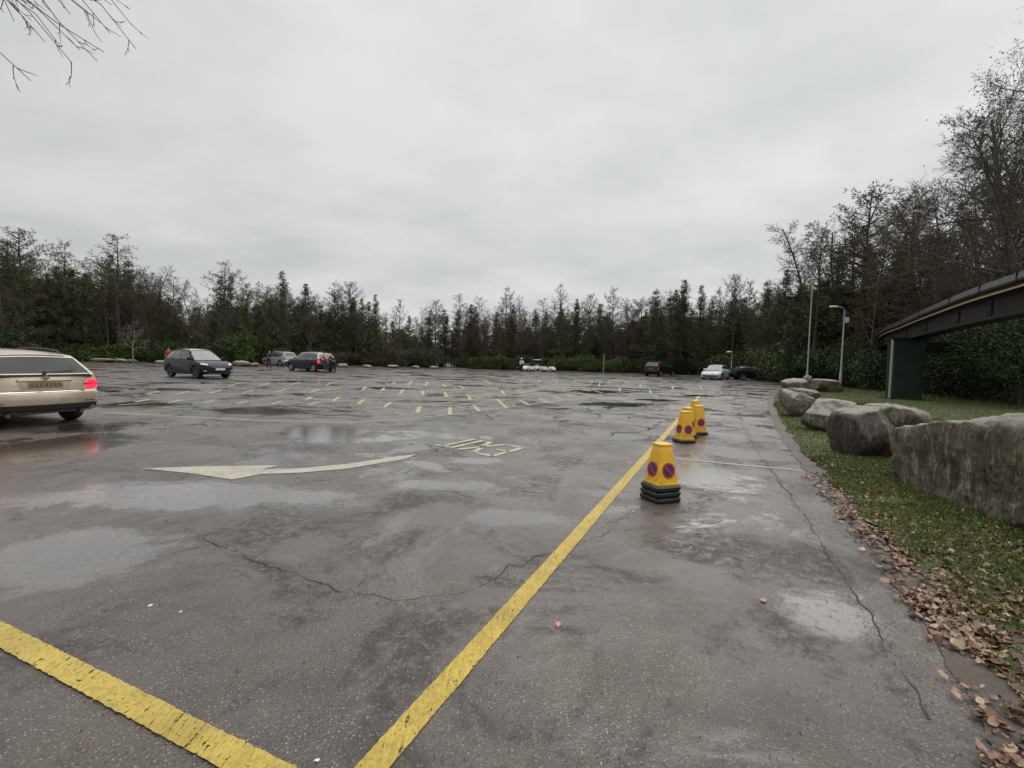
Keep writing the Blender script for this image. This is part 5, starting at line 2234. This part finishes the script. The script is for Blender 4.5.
# hand placed silhouettes on the skyline: (px, top row, extra depth, kind, wide, label)
hero = [
    (8, 238, 7, 'spruce1', 1.3, 'tall dark conifer at the far left edge of the treeline, above the champagne car'),
    (24, 232, 5, 'pine1', 1.1, 'tall pine with a flat bushy top, highest at the far left of the treeline'),
    (66, 244, 6, 'pine0', 1.1, 'tall open pine with sky showing through its stem, left of the small bare tree'),
    (118, 239, 4, 'pine2', 1.3, 'tall pine with a ragged tufted top directly above the small bare tree'),
    (103, 262, 8, 'pine1', 1.2, 'bushy pine just left of the tallest tufted pine'),
    (47, 258, 7, 'larch0', 1.0, 'slender leafless tree between the two tall pines at the far left'),
    (146, 262, 5, 'larch1', 1.0, 'slender leafless tree just right of the tallest tufted pine'),
    (160, 266, 7, 'larch2', 1.0, 'taller slender leafless tree beside the dip in the left treeline'),
    (172, 275, 5, 'larch0', 1.0, 'slender leafless tree on the left rim of the skyline dip'),
    (197, 288, 3, 'bare1', 1.0, 'rounded reddish brown leafless tree above the red clad person'),
    (225, 264, 6, 'pine0', 1.1, 'open pine rising above the dark crossover'),
    (243, 280, 6, 'pine2', .9, 'shorter pine just right of the pine above the crossover'),
    (265, 284, 5, 'larch1', 1.0, 'slender leafless tree left of the pointed conifer'),
    (283, 273, 3, 'spruce2', 1.0, 'pointed dark conifer above the silver off road car'),
    (305, 285, 5, 'spruce0', 1.1, 'dark conifer above the dark blue off road car'),
    (335, 284, 6, 'pine0', .9, 'left one of the two pines right of the dark blue off road car'),
    (351, 284, 6, 'pine1', .9, 'right one of the two pines right of the dark blue off road car'),
    (375, 296, 4, 'spruce2', .9, 'small pointed conifer just right of the pair of pines'),
    (399, 302, 5, 'pine2', .9, 'short pine at the lowest part of the skyline'),
    (415, 306, 4, 'larch2', 1.1, 'shortest leafless tree where the skyline is lowest'),
    (436, 302, 5, 'pine1', .8, 'small pine just right of the lowest part of the skyline'),
    (460, 292, 4, 'larch0', 1.0, 'leafless tree above the left end of the clipped hedge'),
    (480, 296, 5, 'larch1', 1.0, 'leafless tree above the right end of the clipped hedge'),
    (506, 289, 5, 'pine0', .8, 'narrow pine above the person in the white hat'),
    (523, 296, 4, 'larch2', .9, 'leafless tree directly above the golf buggies'),
    (542, 297, 4, 'larch0', 1.0, 'leafless tree above the rightmost golf buggy'),
    (560, 287, 5, 'pine2', .8, 'narrow pine with a tufted top right of the golf buggies'),
    (575, 300, 5, 'spruce0', .8, 'short conifer left of the plain grey post'),
    (590, 296, 4, 'pine1', .7, 'narrow pine just left of the plain grey post'),
    (612, 290, 4, 'pine0', .9, 'pine just right of the plain grey post'),
    (629, 297, 4, 'larch1', 1.1, 'reddish leafless tree between the grey post and the black off road car'),
    (655, 289, 3, 'spruce1', 1.0, 'full dark conifer above the black off road car'),
    (681, 281, 3, 'spruce0', 1.0, 'tall dark conifer between the black off road car and the silver saloon'),
    (700, 287, 3, 'spruce2', .9, 'pointed conifer above the pale silver saloon'),
    (716, 292, 6, 'bare2', .7, 'greyish leafless tree right of the pointed conifer'),
    (733, 277, 4, 'pine1', .8, 'pine above the small lamp with the pale head'),
    (748, 284, 4, 'pine2', .8, 'pine above the dark estate car'),
    (765, 280, 4, 'spruce1', .8, 'dark conifer just right of the dark estate car'),
    (782, 271, 4, 'spruce0', .9, 'tall dark conifer just left of the tall lamp post'),
]
for px, py, ex, key, wide, lab in hero:
    Y = interp(bound, px) + ex
    put_tree(key, fx(px, Y), Y, height_for(px, py, Y) + .2, None, wide, lab)

# the small pale bare tree by the left edge
sm, sc2, S_, T_ = bare_tree_mesh(66, 4.3, dict(kids=[12, 6, 5, 3], start=[.32, .2, .15, .15], ang=[50, 42, 40, 38], lr=[.55, .5, .5, .5], rmin=.011, r0=.10), 'bark_pale', 'bark_pale')
r = empty('bare_tree', (at(133, 363.0).x, at(133, 363.0).y, 0), 0, 'small pale leafless tree standing in front of the dark left treeline', 'tree')
obj('trunk', sm, r)
obj('crown', sc2, r)

# second and third rows fill the wood
rnd = random.Random(5)
px = -30.0
while px < 785:
    d0 = interp(bound, px)
    Y = d0 + rnd.uniform(8, 11)
    top = interp(skyl, px) + rnd.uniform(4, 20)
    key = rnd.choice(['spruce0', 'spruce1', 'spruce2', 'pine0', 'larch0', 'larch1', 'larch2', 'bare0', 'pine2'] if px > 300 else
                     ['larch0', 'larch1', 'larch2', 'pine1', 'pine0', 'bare0', 'spruce1', 'spruce2'])
    put_tree(key, fx(px, Y), Y, height_for(px, top, Y), None, rnd.uniform(.85, 1.2))
    px += rnd.uniform(7, 12)
px = -30.0
while px < 785:
    d0 = interp(bound, px)
    Y = d0 + rnd.uniform(2.6, 5.5)
    top = interp(skyl, px) + rnd.uniform(12, 40)
    key = rnd.choice(['spruce0', 'spruce1', 'larch1', 'larch2', 'yew0', 'yew1', 'bare1', 'scrub0', 'larch0', 'pine1'])
    if key[:4] in ('scru', 'yew0', 'yew1'):
        top = interp(skyl, px) + rnd.uniform(34, 50)
    put_tree(key, fx(px, Y), Y, height_for(px, top, Y), None, rnd.uniform(.85, 1.15))
    px += rnd.uniform(9, 14)
px = 290.0
while px < 785:
    d0 = interp(bound, px)
    Y = d0 + rnd.uniform(5.5, 8.5)
    top = interp(skyl, px) + rnd.uniform(8, 24)
    key = rnd.choice(['larch0', 'larch1', 'spruce0', 'spruce1', 'spruce2', 'pine0', 'pine1', 'bare1'])
    put_tree(key, fx(px, Y), Y, height_for(px, top, Y), None, rnd.uniform(1.15, 1.5))
    px += rnd.uniform(10, 15)
# far back wood, low dense
px = -30.0
while px < 900:
    d0 = interp(bound, px)
    Y = d0 + rnd.uniform(13, 18)
    top = interp(skyl, px) + rnd.uniform(22, 36)
    if px > 800:
        top = 290
    key = rnd.choice(['yew0', 'yew1', 'yew1', 'spruce1'])
    put_tree(key, fx(px, Y), Y, height_for(px, top, Y), None, rnd.uniform(1.7, 2.4))
    px += rnd.uniform(12, 17)
# undergrowth shrubs, evergreen and brown
px = -20.0
i = 0
while px < 770:
    d0 = interp(bound, px)
    Y = d0 + rnd.uniform(1.5, 3.0) + (1.6 if px > 690 else 0)
    left = px < 300
    key = rnd.choice(['laurel0', 'laurel1', 'dark0', 'brown0', 'brown1', 'dark1'] if not (470 < px < 600) else ['laurel0', 'laurel1', 'laurel2'])
    hz = rnd.uniform(1.6, 3.4) if px < 470 else rnd.uniform(1.9, 3.0)
    if 330 < px < 440:
        key = rnd.choice(['brown0', 'brown1', 'dark0'])
        hz = rnd.uniform(2.0, 3.2)
    put_bush(key, fx(px, Y), Y + rnd.uniform(0, .8), rnd.uniform(3.4, 5.2), hz)
    px += rnd.uniform(18, 28)
# big evergreen shrub masses named in the photo
for px, ww, hh, key, lab in ((388, 6.0, 3.0, 'brown0', 'wide brownish shrub below the lowest part of the skyline'),
                             (425, 6.0, 2.6, 'dark0', 'wide dark shrub left of the clipped hedge'),
                             (240, 5.4, 4.2, 'laurel1', 'bright green laurel shrub right of the dark crossover'),
                             (562, 4.8, 2.2, 'laurel0', 'green shrub just right of the golf buggies'),
                             (585, 4.6, 2.4, 'laurel1', 'green shrub directly left of the plain grey post'),
                             (622, 5.0, 2.6, 'laurel2', 'green shrub directly right of the plain grey post'),
                             (745, 6.5, 3.6, 'laurel1', 'large green shrub behind the dark estate car'),
                             (722, 5.0, 3.0, 'dark1', 'dark shrub behind the pale silver saloon')):
    Y = interp(bound, px) + (3.6 if px > 700 else 2.0)
    put_bush(key, fx(px, Y), Y, ww, hh, lab, 2.6)
# clipped hedges
for px0, px1, top, lab in ((471, 486, 358.5, 'clipped green hedge block, the left one of a pair'), (487, 501, 358.8, 'clipped green hedge block, right beside the person in the white hat')):
    Y = interp(bound, px0) + .9
    xa, xb = fx(px0, Y), fx(px1, Y)
    fo, st = bush_mesh(200 + px0, (xb - xa, 1.5, height_for(px0, top, Y)), 5200, .12, 'leaf', boxy=9, lumps=6, shell=.8)
    r = empty('hedge', ((xa + xb) / 2, Y, 0), 0, lab, 'hedge')
    obj('foliage', fo, r)
    obj('stems', st, r)

# right hand wood -------------------------------------------------------
right = [
    (815, 236, 40, 'pine0', 1.0, 'pine with tufted branches right beside the top of the tall lamp post'),
    (828, 214, 41, 'larch1', 1.3, 'leafless tree between the tall lamp post and the high pine'),
    (856, 193, 39, 'pine1', 1.25, 'high pine with a dark tufted head above the short lamp post'),
    (842, 215, 43, 'bare0', 1.0, 'spreading leafless tree behind the high pine'),
    (884, 196, 37, 'bare1', 1.0, 'fine twigged leafless tree just right of the high pine'),
    (874, 210, 34, 'larch0', 1.1, 'slender dark stemmed tree left of the monorail pillar'),
    (905, 205, 33, 'pine2', 1.1, 'pine directly above the monorail pillar'),
    (925, 215, 30, 'larch2', 1.3, 'leafless tree just right of the monorail pillar'),
    (945, 190, 31, 'bare2', .9, 'leafless tree with a dark forked stem above the track'),
    (968, 175, 28, 'larch1', 1.4, 'dark upright leafless tree above the middle of the track'),
    (1000, 140, 27, 'pine0', 1.3, 'tall pine behind the big leafless tree at the right edge'),
    (985, 190, 25, 'bare0', .8, 'low leafless tree close behind the track'),
]
for px, py, Y, key, wide, lab in right:
    put_tree(key, fx(px, Y), Y, height_for(px, py, Y) + .2, None, wide, lab)
for i, (px, py, Y, key, wide) in enumerate([
        (890, 262, 38, 'spruce0', 1.3), (950, 262, 33, 'spruce1', 1.3), (1005, 240, 29, 'spruce0', 1.4), (1040, 140, 25, 'spruce1', 1.4), (1015, 120, 26, 'bare2', .9), (850, 225, 42, 'pine0', 1.2),
        (800, 285, 43, 'yew0', 1.0), (822, 280, 42, 'yew1', 1.1), (846, 283, 40, 'yew0', 1.2), (868, 288, 37, 'spruce1', 1.4), (890, 275, 35, 'yew1', 1.2), (912, 285, 33, 'yew0', 1.2),
        (935, 280, 31, 'spruce1', 1.4), (955, 285, 29, 'yew1', 1.2), (978, 275, 27, 'yew0', 1.2), (1003, 265, 25, 'spruce0', 1.5), (1030, 250, 24, 'yew1', 1.3), (1060, 230, 22, 'spruce1', 1.5),
        (832, 250, 46, 'spruce0', 1.2), (865, 245, 45, 'spruce2', 1.2), (900, 245, 42, 'spruce1', 1.3), (935, 240, 38, 'spruce0', 1.3), (965, 230, 35, 'larch0', 1.3), (1010, 215, 33, 'larch2', 1.4),
        (815, 262, 47, 'larch2', 1.0), (880, 235, 47, 'larch1', 1.2), (915, 225, 40, 'bare0', 1.0), (950, 220, 42, 'larch1', 1.3), (990, 205, 36, 'bare1', 1.0), (1040, 190, 30, 'bare2', 1.0)]):
    put_tree(key, fx(px, Y), Y, height_for(px, py, Y), None, wide)
# evergreen shrubs behind the lawn
near_bushes = [
    (1018, 22.0, 5.2, 4.4, 'broad leaved evergreen shrub with glossy leaves under the track at the right edge', 'leaf_dark', 301, 15000, .15),
    (968, 25.0, 4.6, 3.9, 'dark evergreen shrub between the pillar and the glossy leaved shrub', 'leaf_dark', 302, 11000, .14),
    (938, 28.5, 3.6, 3.3, 'dark evergreen shrub directly right of the monorail pillar', 'leaf_dark', 303, 8000, .15),
    (1062, 18.5, 4.5, 4.0, 'glossy evergreen shrub cut by the right edge, nearest the big block of stone', 'leaf_dark', 306, 12000, .15),
    (868, 34.0, 4.0, 3.8, 'dark evergreen shrub between the short lamp post and the pillar', 'leaf_dark', 304, 8000, .17),
    (892, 31.5, 4.0, 3.0, 'dark evergreen shrub directly behind the monorail pillar', 'leaf_dark', 305, 7000, .17),
    (838, 37.5, 5.0, 3.2, 'dark evergreen shrub behind the short lamp post', 'leaf_dark', 307, 7000, .2),
    (808, 41.0, 5.0, 3.0, 'dark evergreen shrub behind the tall lamp post', 'leaf_dark', 308, 6000, .2),
    (780, 46.0, 5.0, 3.4, 'green shrub at the end of the hedge, left of the tall lamp post', 'leaf', 309, 5000, .2),
]
for px, Y, ww, hh, lab, mm, sd_, n_, lf in near_bushes:
    fo, st = bush_mesh(sd_, (ww, ww * .8, hh), n_, lf, mm, lumps=14)
    r = empty('shrub', (fx(px, Y), Y, 0), 0, lab, 'shrub', 'evergreen shrubs behind the lawn')
    obj('foliage', fo, r)
    obj('stems', st, r)

# big leafless tree at the right edge, fine twigs, some ivy
tm, cm, S_, T_ = bare_tree_mesh(404, 13.5, dict(kids=[21, 10, 9, 5], lr=[.46, .5, .48, .45], nseg=[10, 7, 5, 4, 3], wob=[.05, .11, .14, .2, .2], trop=[.02, .05, .03, .01, 0], start=[.2, .2, .15, .1],
                                                rmin=.0065, r0=.21, ang=[50, 42, 42, 42]), 'bark_grey', 'twig')
r = empty('bare_tree', (fx(1030, 20.5), 20.5, 0), 1.0, 'big spreading leafless tree with fine twigs rising above the track at the right edge', 'tree')
obj('trunk', tm, r)
obj('crown', cm, r)
rng = np.random.RandomState(9)
tips = [q for q in T_ if q[2] in (2, 3) and q[0].z > 4.5]
sel = [tips[k] for k in rng.randint(0, len(tips), 120)]
Cs, Ds = [], []
for q in sel:
    for _ in range(9):
        Cs.append(tuple(q[0] + Vector(rng.normal(size=3)) * .22))
        Ds.append(tuple(Vector(rng.normal(size=3)) + Vector((0, 0, -.3))))
V, Q = rhombs(np.array(Cs), np.array(Ds), rng.uniform(.07, .15, len(Cs)), rng.uniform(.04, .07, len(Cs)), rng)
obj('clinging_leaves', raw_mesh('clinging_leaves', V, Q, None, [M['leaf_brown']], smooth=False), r)
# its neighbour, taller, further right, mostly outside the frame
tm, cm, S_, T_ = bare_tree_mesh(411, 14.5, dict(kids=[18, 9, 8, 4], lr=[.40, .5, .48, .45], nseg=[10, 6, 5, 4, 3], start=[.2, .2, .15, .1], rmin=.007, r0=.2), 'bark_grey', 'twig')
r = empty('bare_tree', (fx(1100, 18.0), 18.0, 0), .3, 'tall leafless tree with dark leafy clusters, its crown cut by the top right edge', 'tree')
obj('trunk', tm, r)
obj('crown', cm, r)
tips = [q for q in T_ if q[2] in (2, 3) and q[0].z > 5]
sel = [tips[k] for k in rng.randint(0, len(tips), 420)]
Cs, Ds = [], []
for q in sel:
    for _ in range(16):
        Cs.append(tuple(q[0] + Vector(rng.normal(size=3)) * .25))
        Ds.append(tuple(Vector(rng.normal(size=3)) + Vector((0, 0, -.2))))
V, Q = rhombs(np.array(Cs), np.array(Ds), rng.uniform(.08, .17, len(Cs)), rng.uniform(.02, .04, len(Cs)), rng)
obj('clinging_leaves', raw_mesh('clinging_leaves', V, Q, None, [M['leaf_dark']], smooth=False), r)

# overhanging tree, top left: trunk outside the frame on the left ------------
S0, S1 = Segs(), Segs()
rng = np.random.RandomState(77)
tb = Vector((-9.6, 4.2, 0))
top = Vector((-8.9, 4.7, 8.5))
for i in range(8):
    S0.add(tuple(tb.lerp(top, i / 8)), tuple(tb.lerp(top, (i + 1) / 8)), .2 - i * .018, .2 - (i + 1) * .018)
tips_px = [(131, 24, 6.2), (136, 49, 6.0), (110, 33, 5.8), (104, 52, 5.6), (97, 61, 5.7), (80, 50, 5.8), (72, 63, 5.4), (60, 46, 6.0), (90, 15, 6.4), (31, 81, 5.2), (70, 14, 6.1), (101, 23, 5.5), (14, 21, 5.6), (45, 42, 5.5),
           (112, 5, 6.6), (26, 5, 6.0), (50, -30, 6.0), (100, -60, 6.2), (10, -20, 5.2), (150, -50, 6.8), (-20, 30, 5.2)]
cfgt = dict(nseg=[7, 4, 3, 2], wob=[.05, .12, .18, .2], trop=[0, -.01, .02, 0], kids=[7, 3, 0], start=[.35, .3, .2], ang=[28, 38, 35], lr=[.3, .5, .5], taper=[.3, .4, .5, .6],
            rr=[.45, .6, .6], rmin=.0035, split=0, shape=lambda f: 1.15 - .8 * f)


def bez(a, b, c, f):
    return a.lerp(b, f).lerp(b.lerp(c, f), f)


for (px, py, Y) in tips_px:
    e = deep(px, py, Y)
    s_ = tb.lerp(top, rng.uniform(.62, .95))
    mid = s_.lerp(e, .45) + Vector((0, 0, 1.5 + rng.uniform(-.4, .6)))
    q = s_
    n_ = 14
    pr = Vector((0, 0, 0))
    for i in range(n_):
        f = (i + 1) / n_
        q2 = bez(s_, mid, e, f)
        wv = Vector(rng.normal(size=3)) * .04 * (1 if i < n_ - 1 else 0)
        q2 = q2 + wv
        ra, rb = .035 * (1 - i / n_) ** 1.3 + .004, .035 * (1 - (i + 1) / n_) ** 1.3 + .004
        S1.add(tuple(q), tuple(q2), ra, rb)
        if i > 6:
            for _ in range(rng.randint(1, 3)):
                d = (q2 - q).normalized()
                sd_ = rand_perp(d, rng)
                nd = (d * .8 + sd_ * .6 + Vector((0, 0, -.05))).normalized()
                L_ = rng.uniform(.2, .75) * (1.3 - f * .8)
                x0 = q.lerp(q2, rng.uniform())
                x = x0
                for j in range(4):
                    nd = (nd + Vector(rng.normal(size=3)) * .12 + Vector((0, 0, .03))).normalized()
                    x2 = x + nd * L_ / 4
                    S1.add(tuple(x), tuple(x2), .0055 - j * .0008, .0047 - j * .0008)
                    if j in (1, 2) and rng.uniform() < .6:
                        n2 = (nd + rand_perp(nd, rng) * .7).normalized()
                        S1.add(tuple(x2), tuple(x2 + n2 * L_ * .25), .004, .0028)
                    x = x2
        q = q2
r = empty('bare_tree', tuple(tb), 0, 'leafless tree overhanging the top left corner, only its drooping twigs in view', 'tree')
off = -tb
for nm, SS, mm in (('trunk', S0, 'bark_grey'), ('crown', S1, 'twig')):
    me = seg_mesh(nm, SS, M[mm])
    me.transform(Matrix.Translation(off))
    obj(nm, me, r)

# labels for the trees and shrubs not named by hand ---------------------------
marks_px = [(-100, 'left of the small pale bare tree, above the champagne car'), (133, 'between the small pale bare tree and the dark crossover'), (205, 'between the dark crossover and the dark blue car'),
            (315, 'right of the dark blue car, before the skyline is lowest'), (405, 'between the lowest skyline and the clipped hedge'), (490, 'above the golf buggies'), (560, 'left of the plain grey post'),
            (603, 'between the grey post and the black car'), (665, 'between the black car and the silver saloon'), (725, 'near the dark estate car'), (790, 'between the tall and short lamp posts'),
            (845, 'between the short lamp post and the pillar'), (903, 'above the left part of the track'), (965, 'above the right part of the track')]


def seg_of(px):
    i = 0
    for k, (a, s_) in enumerate(marks_px):
        if px >= a:
            i = k
    return i


ORD = ['first', 'second', 'third', 'fourth', 'fifth', 'sixth', 'seventh', 'eighth', 'ninth', 'tenth', 'eleventh', 'twelfth', 'thirteenth', 'fourteenth', 'fifteenth', 'sixteenth', 'seventeenth', 'eighteenth', 'nineteenth', 'twentieth', 'twenty-first', 'twenty-second', 'twenty-third', 'twenty-fourth', 'twenty-fifth', 'twenty-sixth', 'twenty-seventh', 'twenty-eighth', 'twenty-ninth', 'thirtieth']
BKIND = {'bush_laurel': 'green leafy shrub', 'bush_dark': 'dark evergreen shrub', 'bush_brown': 'brownish undergrowth shrub'}
groups = {}
for e in placed:
    if e[5]:
        continue
    row = 'shrub' if e[1].startswith('bush') else ('taller' if e[4] > 9.5 else 'shorter')
    groups.setdefault((seg_of(e[2]), e[1], row), []).append(e)
for (sg, k, row), es in groups.items():
    es.sort(key=lambda q: q[2])
    for i, e in enumerate(es):
        nm = BKIND.get(k) or (row + ' ' + KIND_ADJ[k])
        where = marks_px[sg][1]
        lab = (nm + ' ' + where) if len(es) == 1 else (ORD[i] + ' ' + nm + ' from the left, ' + where)
        ws = lab.split()
        if len(ws) > 16:
            lab = ' '.join(ws).replace(' from the left,', '').replace('the ', '')
        e[0]['label'] = lab

# ------------------------------------------------------------------ grass, leaves
M['blade'] = leaf_mat('grass_blades', c3(.072, .100, .024), c3(.115, .145, .034), c3(.15, .12, .05), .5)
M['dead'] = leaf_mat('fallen_leaves', c3(.12, .062, .036), c3(.30, .17, .10), c3(.20, .10, .055), .3, 28)
M['dead_dark'] = leaf_mat('dark_wet_leaves', c3(.06, .035, .022), c3(.12, .07, .04), c3(.04, .025, .018), .25, 20)
M['dead_pink'] = leaf_mat('pinkish_leaves', c3(.24, .13, .085), c3(.38, .23, .165), c3(.17, .09, .06), .3, 20)
M['dead_pale'] = leaf_mat('pale_tan_leaves', c3(.30, .21, .12), c3(.46, .35, .22), c3(.24, .16, .09), .35, 20)
M['herb'] = leaf_mat('verge_weeds', c3(.05, .10, .025), c3(.09, .16, .04), c3(.12, .17, .06), .4)


def lawn_hit(x, y):
    h = LAWN_BVH.ray_cast(Vector((x, y, 2)), Vector((0, 0, -1)))[0]
    return None if h is None else h.z


jag_y = np.array([p.y for p in dr])
jag_x = np.array([p.x for p in dr])
o_ = np.argsort(jag_y)
jag_y, jag_x = jag_y[o_], jag_x[o_]


def edge_x(y):
    return float(np.interp(y, jag_y, jag_x))


rng = np.random.RandomState(21)
Cs, Hs = [], []


def scatter(n, y0, y1, w0, w1, keep=None, bias=1.0):
    res = []
    c = 0
    while c < n:
        y = y0 + (y1 - y0) * rng.uniform() ** 1.0
        x = edge_x(y) + w0 + (w1 - w0) * rng.uniform() ** bias
        c += 1
        if keep and not keep(x, y):
            continue
        z = lawn_hit(x, y)
        if z is None:
            continue
        res.append((x, y, z))
    return res


def patchy(x, y):
    v = noise.noise(Vector((x * 1.3, y * 1.3, 4.0))) + .5 * noise.noise(Vector((x * 4, y * 4, 1.0)))
    d = x - edge_x(y)
    return v > -.5 + max(0, .3 - d) * 1.3 + rng.uniform(-.25, .25)


G = scatter(120000, 1.0, 8.0, -.02, 2.4, patchy) + scatter(34000, 8.0, 20.0, 0, 4.5, None) + scatter(26000, 8, 32, 2, 16, None)
G = np.array(G)
n = len(G)
dist = np.sqrt((G[:, 0]) ** 2 + G[:, 1] ** 2)
hgt = rng.uniform(.012, .045, n) * (1 + dist * .035)
wid = .0035 + dist * .0007
D = rng.normal(size=(n, 3)) * .55
D[:, 2] = 1.0
V, Q = rhombs(G - np.array([[0, 0, .004]]), D, hgt, wid * rng.uniform(.7, 1.4, n), rng)
g = obj('grass', raw_mesh('grass', V, Q, None, [M['blade']], smooth=False))
tag(g, None, None, None, 'stuff')
# broad weeds at the foot of the big rock
Wd_ = np.array(scatter(2600, 2.0, 7.5, .45, 1.5, lambda x, y: noise.noise(Vector((x * 1.8, y * 1.8, 9))) > .05))
n = len(Wd_)
D = rng.normal(size=(n, 3))
D[:, 2] = np.abs(D[:, 2]) * .5 + .25
V, Q = rhombs(Wd_ + np.array([[0, 0, .005]]), D, rng.uniform(.025, .06, n), rng.uniform(.015, .035, n), rng)
g = obj('weeds', raw_mesh('weeds', V, Q, None, [M['herb']], smooth=False))
tag(g, None, None, None, 'stuff')


def leaf_shape(rng, c, size, mi=0, lift=.35):
    """lobed curled leaf, fan of tris"""
    a0 = rng.uniform(0, 6.28)
    nl = 10
    lob = rng.uniform(.7, 1.0)
    R = Matrix.Rotation(a0, 3, 'Z') @ Matrix.Rotation(rng.normal() * lift, 3, 'X') @ Matrix.Rotation(rng.normal() * lift, 3, 'Y')
    pts = [Vector((0, 0, 0))]
    cu = rng.uniform(-.5, 1.4)
    for k in range(nl):
        a = 2 * PI * k / nl
        rr_ = (1.0 if k % 2 == 0 else lob) * (1.0 + .25 * math.cos(a)) * rng.uniform(.85, 1.15)
        x, y = math.cos(a) * rr_ * size, math.sin(a) * rr_ * size * .72
        pts.append(Vector((x, y, cu * (x * x + y * y) / size * .5)))
    pts = [R @ p_ for p_ in pts]
    zm = min(p_.z for p_ in pts)
    return [Vector(c) + p_ + Vector((0, 0, .002 - zm)) for p_ in pts]


def leaves_mesh(name, spots, s0, s1, lift, m):
    V, T_, MI = [], [], []
    ms = m if isinstance(m, list) else [m]
    for s_ in spots:
        sz = s0 + (s1 - s0) * rng.uniform() ** 1.6
        pts = leaf_shape(rng, s_, sz, 0, lift)
        o2 = len(V)
        V += [tuple(p_) for p_ in pts]
        T_ += [(o2, o2 + 1 + k, o2 + 1 + (k + 1) % 10) for k in range(10)]
        MI += [min(len(ms) - 1, int(rng.uniform() ** 1.5 * len(ms)))] * 10
    return raw_mesh(name, V, None, T_, ms, smooth=False, midx=MI)


def dens_leaf(x, y):
    d = x - edge_x(y)
    v = noise.noise(Vector((x * 1.1, y * 1.1, 2.0)))
    return rng.uniform() < (1.0 if y < 4.5 else .45) * (1.3 if d < .6 else (.9 if d < 1.1 else .5)) * (.6 + v)


spots = scatter(26000, .9, 8.5, -.2, 1.9, dens_leaf, 1.1)
sp2 = []
for k in range(11000):
    y = .9 + 6 * rng.uniform() ** 1.2
    x = edge_x(y) - .32 + rng.uniform() ** .6 * .42
    if rng.uniform() < (1.0 if y < 3.2 else .35) * (.75 + noise.noise(Vector((x * 2, y * 2, 7))) * 1.6):
        sp2.append((x, y, .014))
g = obj('leaf_litter', leaves_mesh('leaf_litter', spots + sp2, .005, .030, .30, [M['dead'], M['dead_dark'], M['dead_dark'], M['dead_pink'], M['dead_pale']]))
tag(g, None, None, None, 'stuff')
# little lumps of grit and broken leaf on the tarmac by the verge
bits = []
for k in range(1500):
    y = 1.2 + 9 * rng.uniform() ** 1.5
    x = edge_x(y) - .1 - abs(rng.normal()) * .35
    bits.append((x, y, .001))
for k in range(900):
    p_ = at(rng.uniform(60, 900), rng.uniform(470, 768))
    bits.append((p_.x, p_.y, .001))
for path_ in ([(165, 520), (220, 545), (290, 575), (345, 592), (390, 604), (460, 592), (505, 572), (590, 540), (640, 505)],
              [(742, 425), (760, 455), (800, 510), (826, 552), (858, 600), (890, 655), (930, 720)]):
    PP = [at(*q) for q in path_]
    for a, b_ in zip(PP[:-1], PP[1:]):
        n_ = int((b_ - a).length * 330)
        for k in range(n_):
            q = a.lerp(b_, rng.uniform()) + Vector((rng.normal() * .05, rng.normal() * .05, .001))
            if noise.noise(q * 3.0) > -.15:
                bits.append(tuple(q))
g = obj('grit', leaves_mesh('grit', bits, .002, .006, .25, simple('grit_bits', c3(.05, .04, .033), .6, var=.6, scale=30)))
tag(g, None, None, None, 'stuff')
# single leaves on the tarmac
pink = simple('pink_leaf', c3(.50, .16, .14), .4)
tanl = simple('tan_leaf', c3(.38, .22, .13), .4)
pale = simple('pale_leaf', c3(.60, .56, .48), .45)
for px, py, s_, m_, lab in ((558, 625, .022, pink, 'small pink leaf on the wet tarmac right of the yellow line'), (764, 601, .030, tanl, 'curled tan leaf on the tarmac left of the silty puddle'),
                            (151, 606, .012, pale, 'tiny pale scrap on the tarmac, the left one of two'), (180, 613, .010, pale, 'tiny pale scrap on the tarmac, the right one of two'),
                            (318, 761, .011, pale, 'tiny pale scrap on the tarmac between the two yellow lines'),
                            (690, 549, .016, tanl, 'small dark tan leaf on the tarmac beyond the pink one')):
    p_ = at(px, py)
    V = leaf_shape(rng, (0, 0, .0015), s_, 0, .25)
    me = raw_mesh('fallen_leaf', [tuple(q) for q in V], None, [(0, 1 + k, 1 + (k + 1) % 10) for k in range(10)], [m_], smooth=False)
    o = obj('fallen_leaf', me)
    o.location = (p_.x, p_.y, 0)
    tag(o, lab, 'leaf', 'single leaves on the tarmac')
